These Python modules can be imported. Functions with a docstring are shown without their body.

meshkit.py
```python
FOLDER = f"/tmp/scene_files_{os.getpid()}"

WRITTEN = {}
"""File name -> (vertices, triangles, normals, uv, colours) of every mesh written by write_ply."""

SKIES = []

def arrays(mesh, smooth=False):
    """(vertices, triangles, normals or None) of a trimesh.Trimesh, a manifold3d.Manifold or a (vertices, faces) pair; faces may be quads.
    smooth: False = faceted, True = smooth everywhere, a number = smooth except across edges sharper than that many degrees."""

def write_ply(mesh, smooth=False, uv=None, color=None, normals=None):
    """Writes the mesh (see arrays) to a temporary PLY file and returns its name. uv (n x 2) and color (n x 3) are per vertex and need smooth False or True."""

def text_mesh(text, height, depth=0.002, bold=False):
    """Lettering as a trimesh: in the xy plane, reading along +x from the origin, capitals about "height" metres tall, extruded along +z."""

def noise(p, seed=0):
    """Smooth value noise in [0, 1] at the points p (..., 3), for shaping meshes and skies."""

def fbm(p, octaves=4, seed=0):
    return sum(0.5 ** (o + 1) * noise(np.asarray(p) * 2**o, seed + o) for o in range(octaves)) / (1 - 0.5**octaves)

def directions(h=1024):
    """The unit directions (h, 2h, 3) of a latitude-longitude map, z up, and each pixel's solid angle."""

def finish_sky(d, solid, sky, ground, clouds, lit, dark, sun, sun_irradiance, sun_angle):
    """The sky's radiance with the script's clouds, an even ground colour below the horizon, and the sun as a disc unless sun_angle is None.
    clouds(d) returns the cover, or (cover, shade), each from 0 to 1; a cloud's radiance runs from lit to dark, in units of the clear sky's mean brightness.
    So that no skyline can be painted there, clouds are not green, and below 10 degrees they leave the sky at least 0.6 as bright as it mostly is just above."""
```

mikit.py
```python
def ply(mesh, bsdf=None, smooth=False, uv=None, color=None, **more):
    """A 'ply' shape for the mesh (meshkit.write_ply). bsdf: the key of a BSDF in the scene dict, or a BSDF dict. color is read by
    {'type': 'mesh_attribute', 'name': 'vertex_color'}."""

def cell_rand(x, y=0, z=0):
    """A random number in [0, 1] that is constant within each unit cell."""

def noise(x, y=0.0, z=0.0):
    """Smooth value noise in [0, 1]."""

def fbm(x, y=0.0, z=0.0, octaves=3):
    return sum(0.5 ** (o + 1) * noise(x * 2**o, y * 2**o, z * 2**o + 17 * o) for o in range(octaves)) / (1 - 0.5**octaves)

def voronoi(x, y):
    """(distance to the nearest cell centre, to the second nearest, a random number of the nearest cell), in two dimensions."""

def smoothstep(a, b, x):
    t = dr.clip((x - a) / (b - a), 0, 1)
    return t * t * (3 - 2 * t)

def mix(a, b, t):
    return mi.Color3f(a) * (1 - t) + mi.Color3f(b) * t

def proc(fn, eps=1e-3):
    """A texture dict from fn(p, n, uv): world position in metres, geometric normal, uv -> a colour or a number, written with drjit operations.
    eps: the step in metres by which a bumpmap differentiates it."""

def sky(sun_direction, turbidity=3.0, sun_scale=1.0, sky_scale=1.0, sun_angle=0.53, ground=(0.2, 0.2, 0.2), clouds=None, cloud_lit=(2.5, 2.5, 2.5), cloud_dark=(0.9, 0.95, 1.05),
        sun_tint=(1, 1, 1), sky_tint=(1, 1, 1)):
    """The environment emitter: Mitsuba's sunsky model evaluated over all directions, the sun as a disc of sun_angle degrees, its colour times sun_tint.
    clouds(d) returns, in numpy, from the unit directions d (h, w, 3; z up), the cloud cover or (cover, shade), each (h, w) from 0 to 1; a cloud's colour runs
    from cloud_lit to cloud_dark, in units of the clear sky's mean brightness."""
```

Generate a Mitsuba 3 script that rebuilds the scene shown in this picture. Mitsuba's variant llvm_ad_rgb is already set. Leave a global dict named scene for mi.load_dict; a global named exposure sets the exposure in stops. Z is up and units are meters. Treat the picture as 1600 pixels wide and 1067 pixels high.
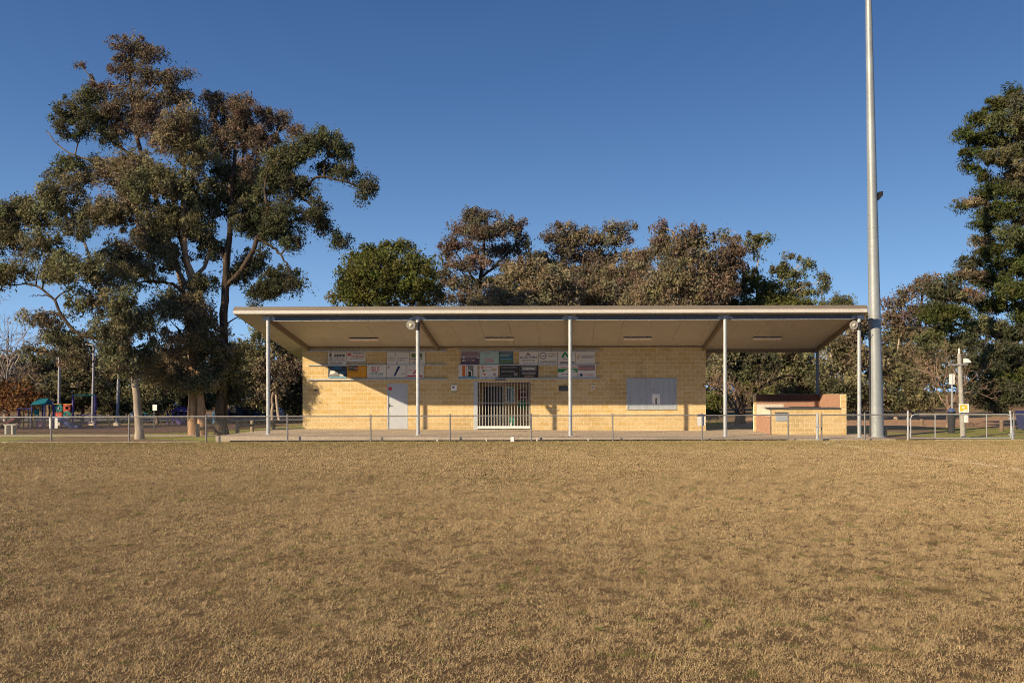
import math, random
import numpy as np
import trimesh
import drjit as dr
import mitsuba as mi
import mikit, meshkit
from mikit import proc, noise, fbm, cell_rand, smoothstep, mix
T = mi.ScalarTransform4f
rng = np.random.default_rng(7)
random.seed(7)
scene, labels = {}, {}

# ------------------------------------------------------------------ camera, sky, exposure
F, VX, VY, EYE, ROLL = 1300.0, 888.0, 613.0, 1.87, math.radians(0.15)      # lens, in pixels of the 1600 x 1067 photograph
scene['camera'] = {'type': 'perspective', 'fov': 2 * math.degrees(math.atan(800 / F)), 'fov_axis': 'x', 'near_clip': 0.1, 'far_clip': 2000.0,
                   'principal_point_offset_x': (800 - VX) / 1600, 'principal_point_offset_y': (533.5 - VY) / 1067,
                   'to_world': T().look_at(origin=[0, 0, EYE], target=[0, 10, EYE], up=[math.sin(ROLL), 0, math.cos(ROLL)])}
SUN = (-5.4, -5.25, 3.45)
scene['sky'] = mikit.sky(SUN, turbidity=2, sky_scale=0.55, sun_scale=1.14, sky_tint=(0.52, 0.77, 1.19), sun_tint=(0.97, 1.0, 1.06),
                         clouds=lambda d: np.exp(-np.degrees(np.arcsin(np.clip(d[..., 2], 0, 1))) / 6.5), cloud_lit=(2.9, 4.8, 7.4))     # the thin pale veil low over the horizon, all round
exposure = 2.2


def at(px, py, D):
    """A point of the place at distance D (metres north of the camera) seen at that pixel of the photograph."""
    dx, dy = px - VX, py - VY
    u, v = dx * math.cos(ROLL) - dy * math.sin(ROLL), dx * math.sin(ROLL) + dy * math.cos(ROLL)
    return np.array([u / F * D, D, EYE - v / F * D])


def X(px, D): return (px - VX) / F * D
def Z(py, D, px=VX): return at(px, py, D)[2]


# ------------------------------------------------------------------ materials
def rgb(*c): return {'type': 'rgb', 'value': list(c)}


def mat(name, b):
    scene['mat_' + name] = b
    return name


def two(b): return {'type': 'twosided', 'bsdf': b}


def plain(name, c, rough=0.6, spec=0.3, metallic=0.0, vary=0.12, freq=6.0):
    """Painted or moulded surface with faint dirt and tone variation."""
    def fn(p, n, uv):
        k = 1 - vary + 2 * vary * fbm(p.x * freq, p.y * freq, p.z * freq, 3)
        return mi.Color3f(*c) * k
    return mat(name, two({'type': 'principled', 'base_color': proc(fn), 'roughness': rough, 'specular': spec, 'metallic': metallic}))


def flat(name, c, rough=0.55):
    return mat(name, two({'type': 'principled', 'base_color': rgb(*c), 'roughness': rough, 'specular': 0.3}))


def block_tex(p, n, uv):
    row = dr.floor((p.z - 0.11) / 0.2)
    odd = row - 2 * dr.floor(row / 2)
    r = cell_rand(dr.floor((p.x + 12.31 + 0.2 * odd) / 0.4), row, dr.floor(p.y * 0.7))
    r2 = cell_rand(dr.floor((p.x + 12.31 + 0.2 * odd) / 0.4), row, 91)
    c = mix((0.52, 0.385, 0.185), (0.60, 0.462, 0.246), r)
    c = mix(c, (0.52, 0.36, 0.13), smoothstep(0.72, 0.95, r2) * 0.6)
    stain = 1 - 0.16 * smoothstep(0.5, 0.8, fbm(p.x * 0.9, p.z * 0.5, 3.0, 3))
    return c * (0.86 + 0.28 * fbm(p.x * 40, p.y * 40, p.z * 40, 3)) * stain


mat('block', {'type': 'diffuse', 'reflectance': proc(block_tex)})
plain('mortar', (0.74, 0.64, 0.46), 0.9, 0.1, vary=0.1, freq=9)
plain('terracotta', (0.36, 0.21, 0.145), 0.8, 0.15, vary=0.10, freq=5)
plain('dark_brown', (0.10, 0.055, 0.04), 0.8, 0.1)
plain('white_panel', (0.56, 0.53, 0.46), 0.6, 0.2, vary=0.12, freq=7)
plain('cream', (0.54, 0.525, 0.485), 0.5, 0.3, vary=0.05, freq=2)
plain('taupe', (0.18, 0.155, 0.13), 0.55, 0.3, vary=0.08, freq=2)
plain('soffit', (0.37, 0.345, 0.30), 0.5, 0.35, vary=0.07, freq=1.4)
plain('rafter', (0.17, 0.135, 0.095), 0.6, 0.3, vary=0.1)
plain('beam_paint', (0.15, 0.165, 0.18), 0.55, 0.3, vary=0.1)
plain('roofing', (0.33, 0.29, 0.25), 0.45, 0.4)


def galv_tex(p, n, uv):
    return mi.Color3f(0.44, 0.47, 0.49) * (0.80 + 0.4 * fbm(p.x * 9, p.y * 9, p.z * 5, 3))


mat('galv', two({'type': 'principled', 'base_color': proc(galv_tex), 'roughness': 0.5, 'specular': 0.5, 'metallic': 0.35}))


def pole_tex(p, n, uv):
    band = cell_rand(dr.floor(p.z / 0.62), 3, 5)
    st = fbm(p.x * 7 + 5, p.y * 7, p.z * 0.8, 3)
    return mi.Color3f(0.285, 0.315, 0.33) * (0.80 + 0.14 * band + 0.3 * st)


mat('pole_steel', two({'type': 'principled', 'base_color': proc(pole_tex), 'roughness': 0.5, 'specular': 0.5, 'metallic': 0.3}))
plain('fence_steel', (0.23, 0.225, 0.225), 0.5, 0.4, metallic=0.3)
plain('wire', (0.20, 0.20, 0.20), 0.5, 0.4, metallic=0.3)
plain('grey_paint', (0.42, 0.46, 0.51), 0.5, 0.35, vary=0.05)


def shutter_tex(p, n, uv):
    streak = fbm(p.x * 16, p.z * 0.7, 2.0, 3)
    rust = smoothstep(0.68, 0.85, fbm(p.x * 5, p.z * 2, 6.0, 3))
    return mix(mi.Color3f(0.36, 0.40, 0.44) * (0.86 + 0.24 * streak), (0.26, 0.21, 0.17), rust * 0.4)


mat('shutter', two({'type': 'principled', 'base_color': proc(shutter_tex), 'roughness': 0.5, 'specular': 0.4, 'metallic': 0.15}))
plain('white', (0.74, 0.74, 0.72), 0.5, 0.35, vary=0.05)
plain('black', (0.02, 0.02, 0.022), 0.5, 0.4)
plain('dark_grey', (0.075, 0.08, 0.09), 0.6, 0.3)
plain('bar_paint', (0.40, 0.39, 0.36), 0.5, 0.3)
plain('interior', (0.16, 0.11, 0.07), 0.8, 0.1)
plain('red', (0.55, 0.05, 0.05), 0.5, 0.3)
plain('orange_red', (0.58, 0.09, 0.05), 0.5, 0.3)
plain('teal', (0.02, 0.22, 0.19), 0.5, 0.3)
plain('teal_roof', (0.012, 0.12, 0.16), 0.5, 0.3)
plain('purple', (0.12, 0.08, 0.27), 0.5, 0.3)
plain('navy', (0.03, 0.045, 0.14), 0.5, 0.3)
plain('yellow', (0.38, 0.23, 0.04), 0.5, 0.3)
plain('green', (0.05, 0.26, 0.08), 0.5, 0.3)
plain('bin_green', (0.03, 0.22, 0.15), 0.5, 0.3)
plain('pink', (0.30, 0.13, 0.17), 0.5, 0.3)
plain('log', (0.20, 0.145, 0.10), 0.85, 0.1, vary=0.3, freq=12)
plain('log_pale', (0.30, 0.24, 0.17), 0.85, 0.1, vary=0.25, freq=12)
plain('pole_wood', (0.33, 0.325, 0.29), 0.8, 0.15, vary=0.2, freq=4)
plain('rail_grey', (0.30, 0.30, 0.34), 0.5, 0.4)
plain('shed', (0.028, 0.030, 0.036), 0.7, 0.2)
plain('car_white', (0.70, 0.71, 0.72), 0.3, 0.5, vary=0.03)
plain('car_blue', (0.06, 0.09, 0.20), 0.3, 0.5, vary=0.03)
flat('glass_dark', (0.02, 0.025, 0.03), 0.15)
mat('lens', two({'type': 'principled', 'base_color': rgb(0.72, 0.60, 0.42), 'roughness': 0.25, 'specular': 0.5}))
mat('tube_cover', two({'type': 'principled', 'base_color': rgb(0.74, 0.66, 0.55), 'roughness': 0.4}))


def bark(name, a, b, fx, fz):
    def fn(p, n, uv):
        s = fbm(p.x * fx, p.y * fx, p.z * fz, 3)
        return mix(a, b, smoothstep(0.3, 0.7, s)) * (0.8 + 0.4 * noise(p.x * 30, p.y * 30, p.z * 6))
    mat(name, two({'type': 'diffuse', 'reflectance': proc(fn)}))


bark('bark_grey', (0.30, 0.25, 0.20), (0.47, 0.41, 0.34), 5, 0.9)
bark('bark_orange', (0.24, 0.15, 0.09), (0.45, 0.29, 0.18), 7, 0.8)
bark('bark_dark', (0.045, 0.036, 0.03), (0.10, 0.075, 0.055), 9, 1.5)
bark('bark_brown', (0.11, 0.08, 0.06), (0.22, 0.165, 0.12), 6, 1.2)
bark('bark_pale', (0.30, 0.24, 0.19), (0.46, 0.38, 0.31), 5, 1.0)
mat('leaf', {'type': 'principledthin', 'base_color': {'type': 'mesh_attribute', 'name': 'vertex_color'}, 'roughness': 0.6, 'diff_trans': 0.55, 'spec_trans': 0.0, 'eta': 1.35})


def line_paint(p):
    """The faded boundary line across the field's right corner."""
    ax, ay, bx, by = 9.25, 30.6, 11.0, 17.2
    L = math.hypot(bx - ax, by - ay)
    d = dr.abs((p.x - ax) * (by - ay) / L - (p.y - ay) * (bx - ax) / L)
    wear = smoothstep(0.36, 0.58, fbm(p.x * 5, p.y * 5, 2.0, 3))
    return (1 - smoothstep(0.035, 0.065, d)) * (0.35 + 0.65 * wear) * dr.select(p.y < 30.6, 1.0, 0.0) * 0.5


def field_tone(p):
    big = fbm(p.x * 0.16 + 3, p.y * 0.22, 1.0, 3)
    mid = fbm(p.x * 0.9, p.y * 1.3, 5.0, 3)
    greener = smoothstep(25.0, 31.0, p.y + 5 * (big - 0.5)) * 0.65 + 0.22 * smoothstep(0.55, 0.85, mid)
    return big, mid, dr.clip(greener, 0, 1)


def blade_tex(p, n, uv):
    big, mid, greener = field_tone(p)
    r = cell_rand(dr.floor(p.x * 70), dr.floor(p.y * 70), 1)
    c = mix((0.305, 0.222, 0.124), (0.565, 0.440, 0.262), r)
    c = mix(c, (0.17, 0.105, 0.055), smoothstep(0.45, 0.8, fbm(p.x * 2.6, p.y * 2.6, 9.0, 3)) * 0.35)
    c = mix(c, (0.19, 0.185, 0.06), greener * (0.30 + 0.5 * cell_rand(dr.floor(p.x * 45), dr.floor(p.y * 45), 2)))
    tuft = smoothstep(0.80, 0.90, noise(p.x * 9, p.y * 9, 4.0))
    c = mix(c, (0.13, 0.16, 0.045), tuft * 0.65)
    c = c * (0.90 + 0.20 * big)
    return mix(c, (0.75, 0.73, 0.70), line_paint(p))


def soil_tex(p, n, uv):
    big, mid, greener = field_tone(p)
    c = mix((0.07, 0.048, 0.03), (0.19, 0.135, 0.075), fbm(p.x * 22, p.y * 22, 3.0, 3))
    c = mix(c, (0.17, 0.165, 0.06), greener * 0.5)
    # behind the fence: greener winter grass and bare leaf litter
    back = smoothstep(31.6, 32.4, p.y)
    lush = mix((0.20, 0.22, 0.05), (0.34, 0.32, 0.11), fbm(p.x * 2.5, p.y * 2.5, 7.0, 3))
    litter = mix((0.17, 0.12, 0.08), (0.30, 0.215, 0.135), fbm(p.x * 3, p.y * 3, 8.0, 3))
    wood = smoothstep(0.50, 0.66, fbm(p.x * 0.25 + 7, p.y * 0.25, 4.0, 2) + smoothstep(44, 60, p.y) * 0.4)
    c = mix(c, mix(lush, litter, wood), back)
    return mix(c * (0.9 + 0.2 * big), (0.7, 0.68, 0.64), line_paint(p) * 0.7)


mat('grass_blade', two({'type': 'diffuse', 'reflectance': proc(blade_tex)}))
mat('soil', two({'type': 'diffuse', 'reflectance': proc(soil_tex)}))


def conc_tex(p, n, uv):
    s = fbm(p.x * 0.8, p.y * 2.5, 1.0, 4)
    c = mix((0.42, 0.345, 0.265), (0.56, 0.48, 0.385), s)
    return c * (0.88 + 0.24 * fbm(p.x * 25, p.y * 25, p.z * 25, 2)) * (1 - 0.25 * smoothstep(0.66, 0.8, fbm(p.x * 0.5 + 9, p.y * 3.0, 2.0, 3)))


mat('concrete', two({'type': 'diffuse', 'reflectance': proc(conc_tex)}))


def dirt_tex(p, n, uv):
    return mix((0.34, 0.20, 0.125), (0.50, 0.33, 0.21), fbm(p.x * 1.5, p.y * 2.5, 1.0, 4))


mat('dirt', two({'type': 'diffuse', 'reflectance': proc(dirt_tex)}))


def mulch_tex(p, n, uv):
    return mix((0.10, 0.065, 0.05), (0.20, 0.13, 0.10), fbm(p.x * 6, p.y * 6, 1.0, 4))


mat('mulch', two({'type': 'diffuse', 'reflectance': proc(mulch_tex)}))
plain('near_black', (0.025, 0.023, 0.022), 0.9, 0.1)
plain('asphalt', (0.085, 0.085, 0.09), 0.9, 0.1, vary=0.2, freq=8)

# ------------------------------------------------------------------ naming and meshes
used = {}


def key(base, parent=None):
    k = (parent + '__' if parent else '') + base
    n = used.get(k, 0)
    used[k] = n + 1
    return k if n == 0 else f'{k}_{n:03d}'


def thing(name, label, cat, group=None, kind=None):
    k = key(name)
    labels[k] = {'label': label, 'category': cat}
    if group: labels[k]['group'] = group
    if kind: labels[k]['kind'] = kind
    return k


def part(parent, name, mesh, m, smooth=False, label=None, kind=None, **kw):
    k = key(name, parent)
    scene[k] = mikit.ply(mesh, 'mat_' + m, smooth=smooth, **kw)
    if label or kind:
        labels[k] = {}
        if label: labels[k]['label'] = label
        if kind: labels[k]['kind'] = kind
    return k


def one(name, mesh, m, label, cat, group=None, kind=None, smooth=False, **kw):
    k = thing(name, label, cat, group, kind)
    scene[k] = mikit.ply(mesh, 'mat_' + m, smooth=smooth, **kw)
    return k


def struct(name, mesh, m, label=None, smooth=False):
    k = key(name)
    scene[k] = mikit.ply(mesh, 'mat_' + m, smooth=smooth)
    labels[k] = {'kind': 'structure'}
    if label: labels[k]['label'] = label
    return k


cat_ = trimesh.util.concatenate


def box(x0, x1, y0, y1, z0, z1, ch=0.0):
    """A box; ch > 0 chamfers its edges."""
    if ch <= 0:
        m = trimesh.creation.box(extents=[x1 - x0, y1 - y0, z1 - z0])
        m.apply_translation([(x0 + x1) / 2, (y0 + y1) / 2, (z0 + z1) / 2])
        return m
    e = np.array([x1 - x0, y1 - y0, z1 - z0]) / 2
    pts = []
    for s in np.ndindex(2, 2, 2):
        s = np.array(s) * 2 - 1
        for a in range(3):
            q = e - ch
            q[a] = e[a]
            pts.append(s * q)
    m = trimesh.convex.convex_hull(np.array(pts))
    m.apply_translation([(x0 + x1) / 2, (y0 + y1) / 2, (z0 + z1) / 2])
    return m


def tube(pts, radii, sides=8, cap=True):
    """A tapered tube along a polyline."""
    p = np.asarray(pts, float)
    r = np.broadcast_to(np.asarray(radii, float), (len(p),))
    t = np.gradient(p, axis=0)
    t /= np.linalg.norm(t, axis=1, keepdims=True) + 1e-12
    ref = np.where(np.abs(t[:, 2:]) < 0.9, [[0, 0, 1.0]], [[1.0, 0, 0]]) if len(np.unique(np.abs(t[:, 2]) < 0.9)) == 1 else np.tile([[0.31, 0.9, 0.12]], (len(p), 1))
    a = np.cross(t, ref)
    a /= np.linalg.norm(a, axis=1, keepdims=True) + 1e-12
    b = np.cross(t, a)
    g = np.arange(sides) * 2 * np.pi / sides
    v = p[:, None] + r[:, None, None] * (np.cos(g)[None, :, None] * a[:, None] + np.sin(g)[None, :, None] * b[:, None])
    i, j = np.meshgrid(np.arange(len(p) - 1), np.arange(sides), indexing='ij')
    q = np.stack([i * sides + j, (i + 1) * sides + j, (i + 1) * sides + (j + 1) % sides, i * sides + (j + 1) % sides], -1).reshape(-1, 4)
    f = [q[:, [0, 1, 2]], q[:, [0, 2, 3]]]
    v = v.reshape(-1, 3)
    if cap:
        n = len(v)
        v = np.vstack([v, p[0], p[-1]])
        k = np.arange(sides)
        f += [np.stack([k * 0 + n, k, (k + 1) % sides], 1), np.stack([k * 0 + n + 1, n - sides + (k + 1) % sides, n - sides + k], 1)]
    return trimesh.Trimesh(v, np.vstack(f), process=False)


def cyl(p0, p1, r, sides=12): return tube([p0, p1], [r, r], sides)


def prism(poly, y0, y1):
    """A polygon in x and z, from y0 back to y1."""
    from shapely.geometry import Polygon
    m = trimesh.creation.extrude_polygon(Polygon(poly), y1 - y0, engine='earcut')
    v = m.vertices.copy()
    m.vertices = np.stack([v[:, 0], y1 - v[:, 2], v[:, 1]], 1)
    return m


def text(s, cx, cz, y, h, bold=False, width=None):
    """Lettering that faces the field, centred there, capitals h tall."""
    m = meshkit.text_mesh(s, h, 0.004, bold)
    v = m.vertices.copy()
    v[:, 0] -= (v[:, 0].min() + v[:, 0].max()) / 2
    v[:, 1] -= h / 2
    if width: v[:, 0] *= width / np.ptp(v[:, 0])
    m.vertices = np.stack([v[:, 0] + cx, y - v[:, 2], v[:, 1] + cz], 1)
    return m


# ------------------------------------------------------------------ ground
def ground_z(x, y):
    x, y = np.asarray(x, float), np.asarray(y, float)
    left = np.clip((-x - 13) / 6, 0, 1) * np.clip((y - 36) / 16, 0, 1)
    return -0.30 * left + 0 * y


gx = np.unique(np.concatenate([np.linspace(-600, -70, 10), np.linspace(-70, 70, 71), np.linspace(70, 600, 10)]))
gy = np.unique(np.concatenate([np.linspace(-300, 0, 8), np.linspace(0, 120, 61), np.linspace(120, 1200, 14)]))
GX, GY = np.meshgrid(gx, gy)
v = np.stack([GX, GY, ground_z(GX, GY) + 0.0], -1).reshape(-1, 3)
i, j = np.meshgrid(np.arange(len(gy) - 1), np.arange(len(gx) - 1), indexing='ij')
q = np.stack([i * len(gx) + j, i * len(gx) + j + 1, (i + 1) * len(gx) + j + 1, (i + 1) * len(gx) + j], -1).reshape(-1, 4)
struct('ground', (v, q), 'soil', 'dry winter playing field and the park ground beyond')

DF, DP, DW = 31.7, 33.33, 38.58            # fence, canopy columns, front wall


def slab_z(x): return 0.123 - 0.0073 * x


def sheet(poly, z, m, name, lab):
    from shapely.geometry import Polygon
    v2, f2 = trimesh.creation.triangulate_polygon(Polygon(poly), engine='earcut')
    zz = z(v2[:, 0], v2[:, 1]) if callable(z) else np.full(len(v2), z)
    return struct(name, trimesh.Trimesh(np.column_stack([v2, zz]), f2, process=False), m, lab)


# concrete apron under the canopy, a slab with a real edge, cut by a gutter line and joints
def slab_piece(x0, x1, y0, y1):
    m = box(x0, x1, y0, y1, -0.3, 0.0)
    m.vertices[:, 2] = np.where(m.vertices[:, 2] > -0.1, slab_z(m.vertices[:, 0]), -0.3)
    return m


pieces = []
xs = np.linspace(-13.6, 12.6, 10)
for a, b in zip(xs[:-1], xs[1:]):
    for c, d in ((32.05, 35.1), (35.1, 39.0)):
        pieces.append(slab_piece(a + 0.005, b - 0.005, c + 0.005, d - 0.005))
pieces.append(slab_piece(6.5, 12.6, 39.0, 40.2))
struct('concrete_slab', cat_(pieces), 'concrete', 'concrete apron under the canopy')
ms = []
for a in np.arange(-34, 30, 2.0):
    if a < -14 or a > 12.6:
        ms.append(box(a + 0.004, a + 1.996, DF - 0.13, DF + 0.13, -0.2, 0.035))
struct('dark_strip', box(-13.0, X(1232, 31.9), 31.93, 32.03, -0.1, 0.055), 'near_black', 'low dark strip before the slab')  # low near-black strip along the foot of the slab front
struct('kerb', cat_(ms), 'concrete', 'concrete mowing strip under the fence')
sheet([(-60, 36.5), (-15.2, 36.0), (-14.2, 37.4), (-60, 38.6)], lambda x, y: ground_z(x, y) + 0.012, 'concrete', 'path', 'concrete path before the playground')
sheet([(-60, 41.5), (-18.5, 41.5), (-19, 57), (-60, 57)], lambda x, y: ground_z(x, y) + 0.02, 'mulch', 'playground_bed', 'dark mulch bed of the playground')
sheet([(8, 43.5), (70, 42), (70, 62), (13, 60)], 0.012, 'dirt', 'dirt', 'bare orange dirt of the car park')
sheet([(-14, 58), (-60, 64), (-60, 82), (-8, 80)], lambda x, y: ground_z(x, y) + 0.012, 'asphalt', 'road', 'car park road behind the playground')
sheet([(X(1236, 31.5), 31.0), (X(1281, 31.5), 31.0), (X(1281, 32), 32.06), (X(1236, 32), 32.06)], 0.012, 'concrete', 'apron', 'worn concrete apron at the small gate')

# ------------------------------------------------------------------ grass of the field
def grass_patch(seed, n, size, lmin, lmax, w, tufts, cell, thr):
    r = np.random.default_rng(seed)
    tc = r.uniform(0, size, (tufts, 2))
    th = r.uniform(0.35, 1.0, tufts) ** 1.3
    k = r.integers(0, tufts, n)
    sp = r.uniform(0.018, 0.042, tufts)[k]
    loose = r.random(n) < 0.4
    xy = np.where(loose[:, None], r.uniform(0, size, (n, 2)), tc[k] + r.normal(size=(n, 2)) * sp[:, None])
    nv = 0.6 * meshkit.noise(np.column_stack([xy / cell, 0 * xy[:, 0]]), seed) + 0.4 * meshkit.noise(np.column_stack([xy / (2.6 * cell), 0 * xy[:, 0]]), seed + 9)
    L = (0.45 + 1.0 * nv) * (lmin + (lmax - lmin) * r.random(n) ** 1.5) * np.where(loose, 0.42, th[k])
    tilt = np.radians(r.uniform(12, 75, n))
    az = r.uniform(0, 2 * np.pi, n)
    d = np.stack([np.cos(az) * np.cos(tilt), np.sin(az) * np.cos(tilt), np.sin(tilt)], 1)
    s = np.stack([-np.sin(az), np.cos(az), 0 * az], 1)
    roll = r.uniform(-0.9, 0.9, n)[:, None]
    s = s * np.cos(roll) + np.cross(d, s) * np.sin(roll)
    base = np.column_stack([xy, np.where(loose, r.uniform(0.0, 0.012, n), 0.0)])
    ww = (w * r.uniform(0.6, 1.3, n))[:, None]
    v = np.stack([base - s * ww / 2, base + s * ww / 2, base + d * L[:, None]], 1).reshape(-1, 3)
    ok = (nv > thr) | (r.random(n) < 0.25)
    v = v.reshape(n, 3, 3)[ok].reshape(-1, 3)
    return trimesh.Trimesh(v, np.arange(len(v)).reshape(-1, 3), process=False)


SIZE = 1.5
for lod, (n, lmin, lmax, w, tufts, cell, thr) in enumerate([(30000, 0.022, 0.075, 0.0040, 520, 0.05, 0.375), (21000, 0.024, 0.090, 0.0058, 480, 0.065, 0.39), (16000, 0.026, 0.11, 0.0085, 420, 0.10, 0.41)]):
    for k in range(3):
        scene[f'grass_patch_{"abc"[lod]}_{"xyz"[k]}'] = {'type': 'shapegroup', 'blades': mikit.ply(grass_patch(100 + lod * 10 + k, n, SIZE, lmin, lmax, w, tufts, cell, thr), 'mat_grass_blade')}
labels['grass'] = {'kind': 'stuff', 'label': 'short dry straw coloured grass of the playing field', 'category': 'grass'}
gn = 0
r_ = np.random.default_rng(3)
for iy in range(3, 22):
    y = iy * SIZE
    if y > DF - 0.15: continue
    half = 0.72 * (y + SIZE) + 2.5
    for ix in range(int(-half / SIZE * 1.16) - 1, int(half / SIZE * 0.9) + 1):
        lod = 0 if y < 9.5 else 1 if y < 18 else 2
        gn += 1
        rot = int(r_.integers(0, 4))
        tw = T().translate([(ix + 0.5) * SIZE, y + SIZE / 2, 0.0]).rotate([0, 0, 1], 90 * rot).translate([-SIZE / 2, -SIZE / 2, 0])
        if y + SIZE > DF - 0.1:
            tw = T().translate([(ix + 0.5) * SIZE, DF - 0.15 - SIZE / 2, 0.0]).rotate([0, 0, 1], 90 * rot).translate([-SIZE / 2, -SIZE / 2, 0])
        scene[f'grass__{gn:03d}'] = {'type': 'instance', 'to_world': tw, 'group': {'type': 'ref', 'id': f'grass_patch_{"abc"[lod]}_{"xyz"[int(r_.integers(0, 3))]}'}}

# ------------------------------------------------------------------ the amenities building
B = thing('amenities_building', 'long yellow block pavilion with a wide skillion canopy behind the fence', 'building')
WL, WR = X(473, DW), X(1103, DW)
SL = 0.18                                               # fall of the roof towards the back


def soffit_z(y): return 4.95 - SL * (y - DP)


opens = dict(door=(X(605, DW), X(637, DW), 0.0, 2.31), hall=(X(740, DW), X(829, DW), 0.0, 2.39), shutter=(X(980, DW), X(1056, DW), 1.09, 2.52))


def cut(rects, o):
    out = []
    for x0, x1, z0, z1 in rects:
        a, b, c, d = max(x0, o[0]), min(x1, o[1]), max(z0, o[2]), min(z1, o[3])
        if a >= b or c >= d:
            out.append((x0, x1, z0, z1))
            continue
        for r in ((x0, a, z0, z1), (b, x1, z0, z1), (a, b, z0, c), (a, b, d, z1)):
            if r[1] - r[0] > 0.03 and r[3] - r[2] > 0.03: out.append(r)
    return out


def block_mesh(x0, x1, z0, z1, y, proud=0.007, ch=0.005, deep=0.03, axis='y'):
    """One block's face: a chamfered slab standing proud of the mortar."""
    j = 0.007
    m = box(x0 + j, x1 - j, y - proud, y + deep, z0 + j, z1 - j, ch)
    if axis == 'x':
        m.vertices = m.vertices[:, [1, 0, 2]]
        m.invert()
    return m


def masonry(x0, x1, z0, z1, y, holes=(), zgrid=0.11, xgrid=None):
    xg = x0 if xgrid is None else xgrid
    rows = []
    for r in range(int(math.floor((z0 - zgrid) / 0.2)), int(math.ceil((z1 - zgrid) / 0.2))):
        off = -0.2 * (r % 2)
        k = math.floor((x0 - xg - off) / 0.4)
        while xg + off + k * 0.4 < x1:
            rect = (max(x0, xg + off + k * 0.4), min(x1, xg + off + (k + 1) * 0.4), max(z0, zgrid + 0.2 * r), min(z1, zgrid + 0.2 * (r + 1)))
            k += 1
            if rect[1] - rect[0] < 0.03 or rect[3] - rect[2] < 0.03: continue
            rs = [rect]
            for h in holes: rs = cut(rs, h)
            rows += rs
    return rows


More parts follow.
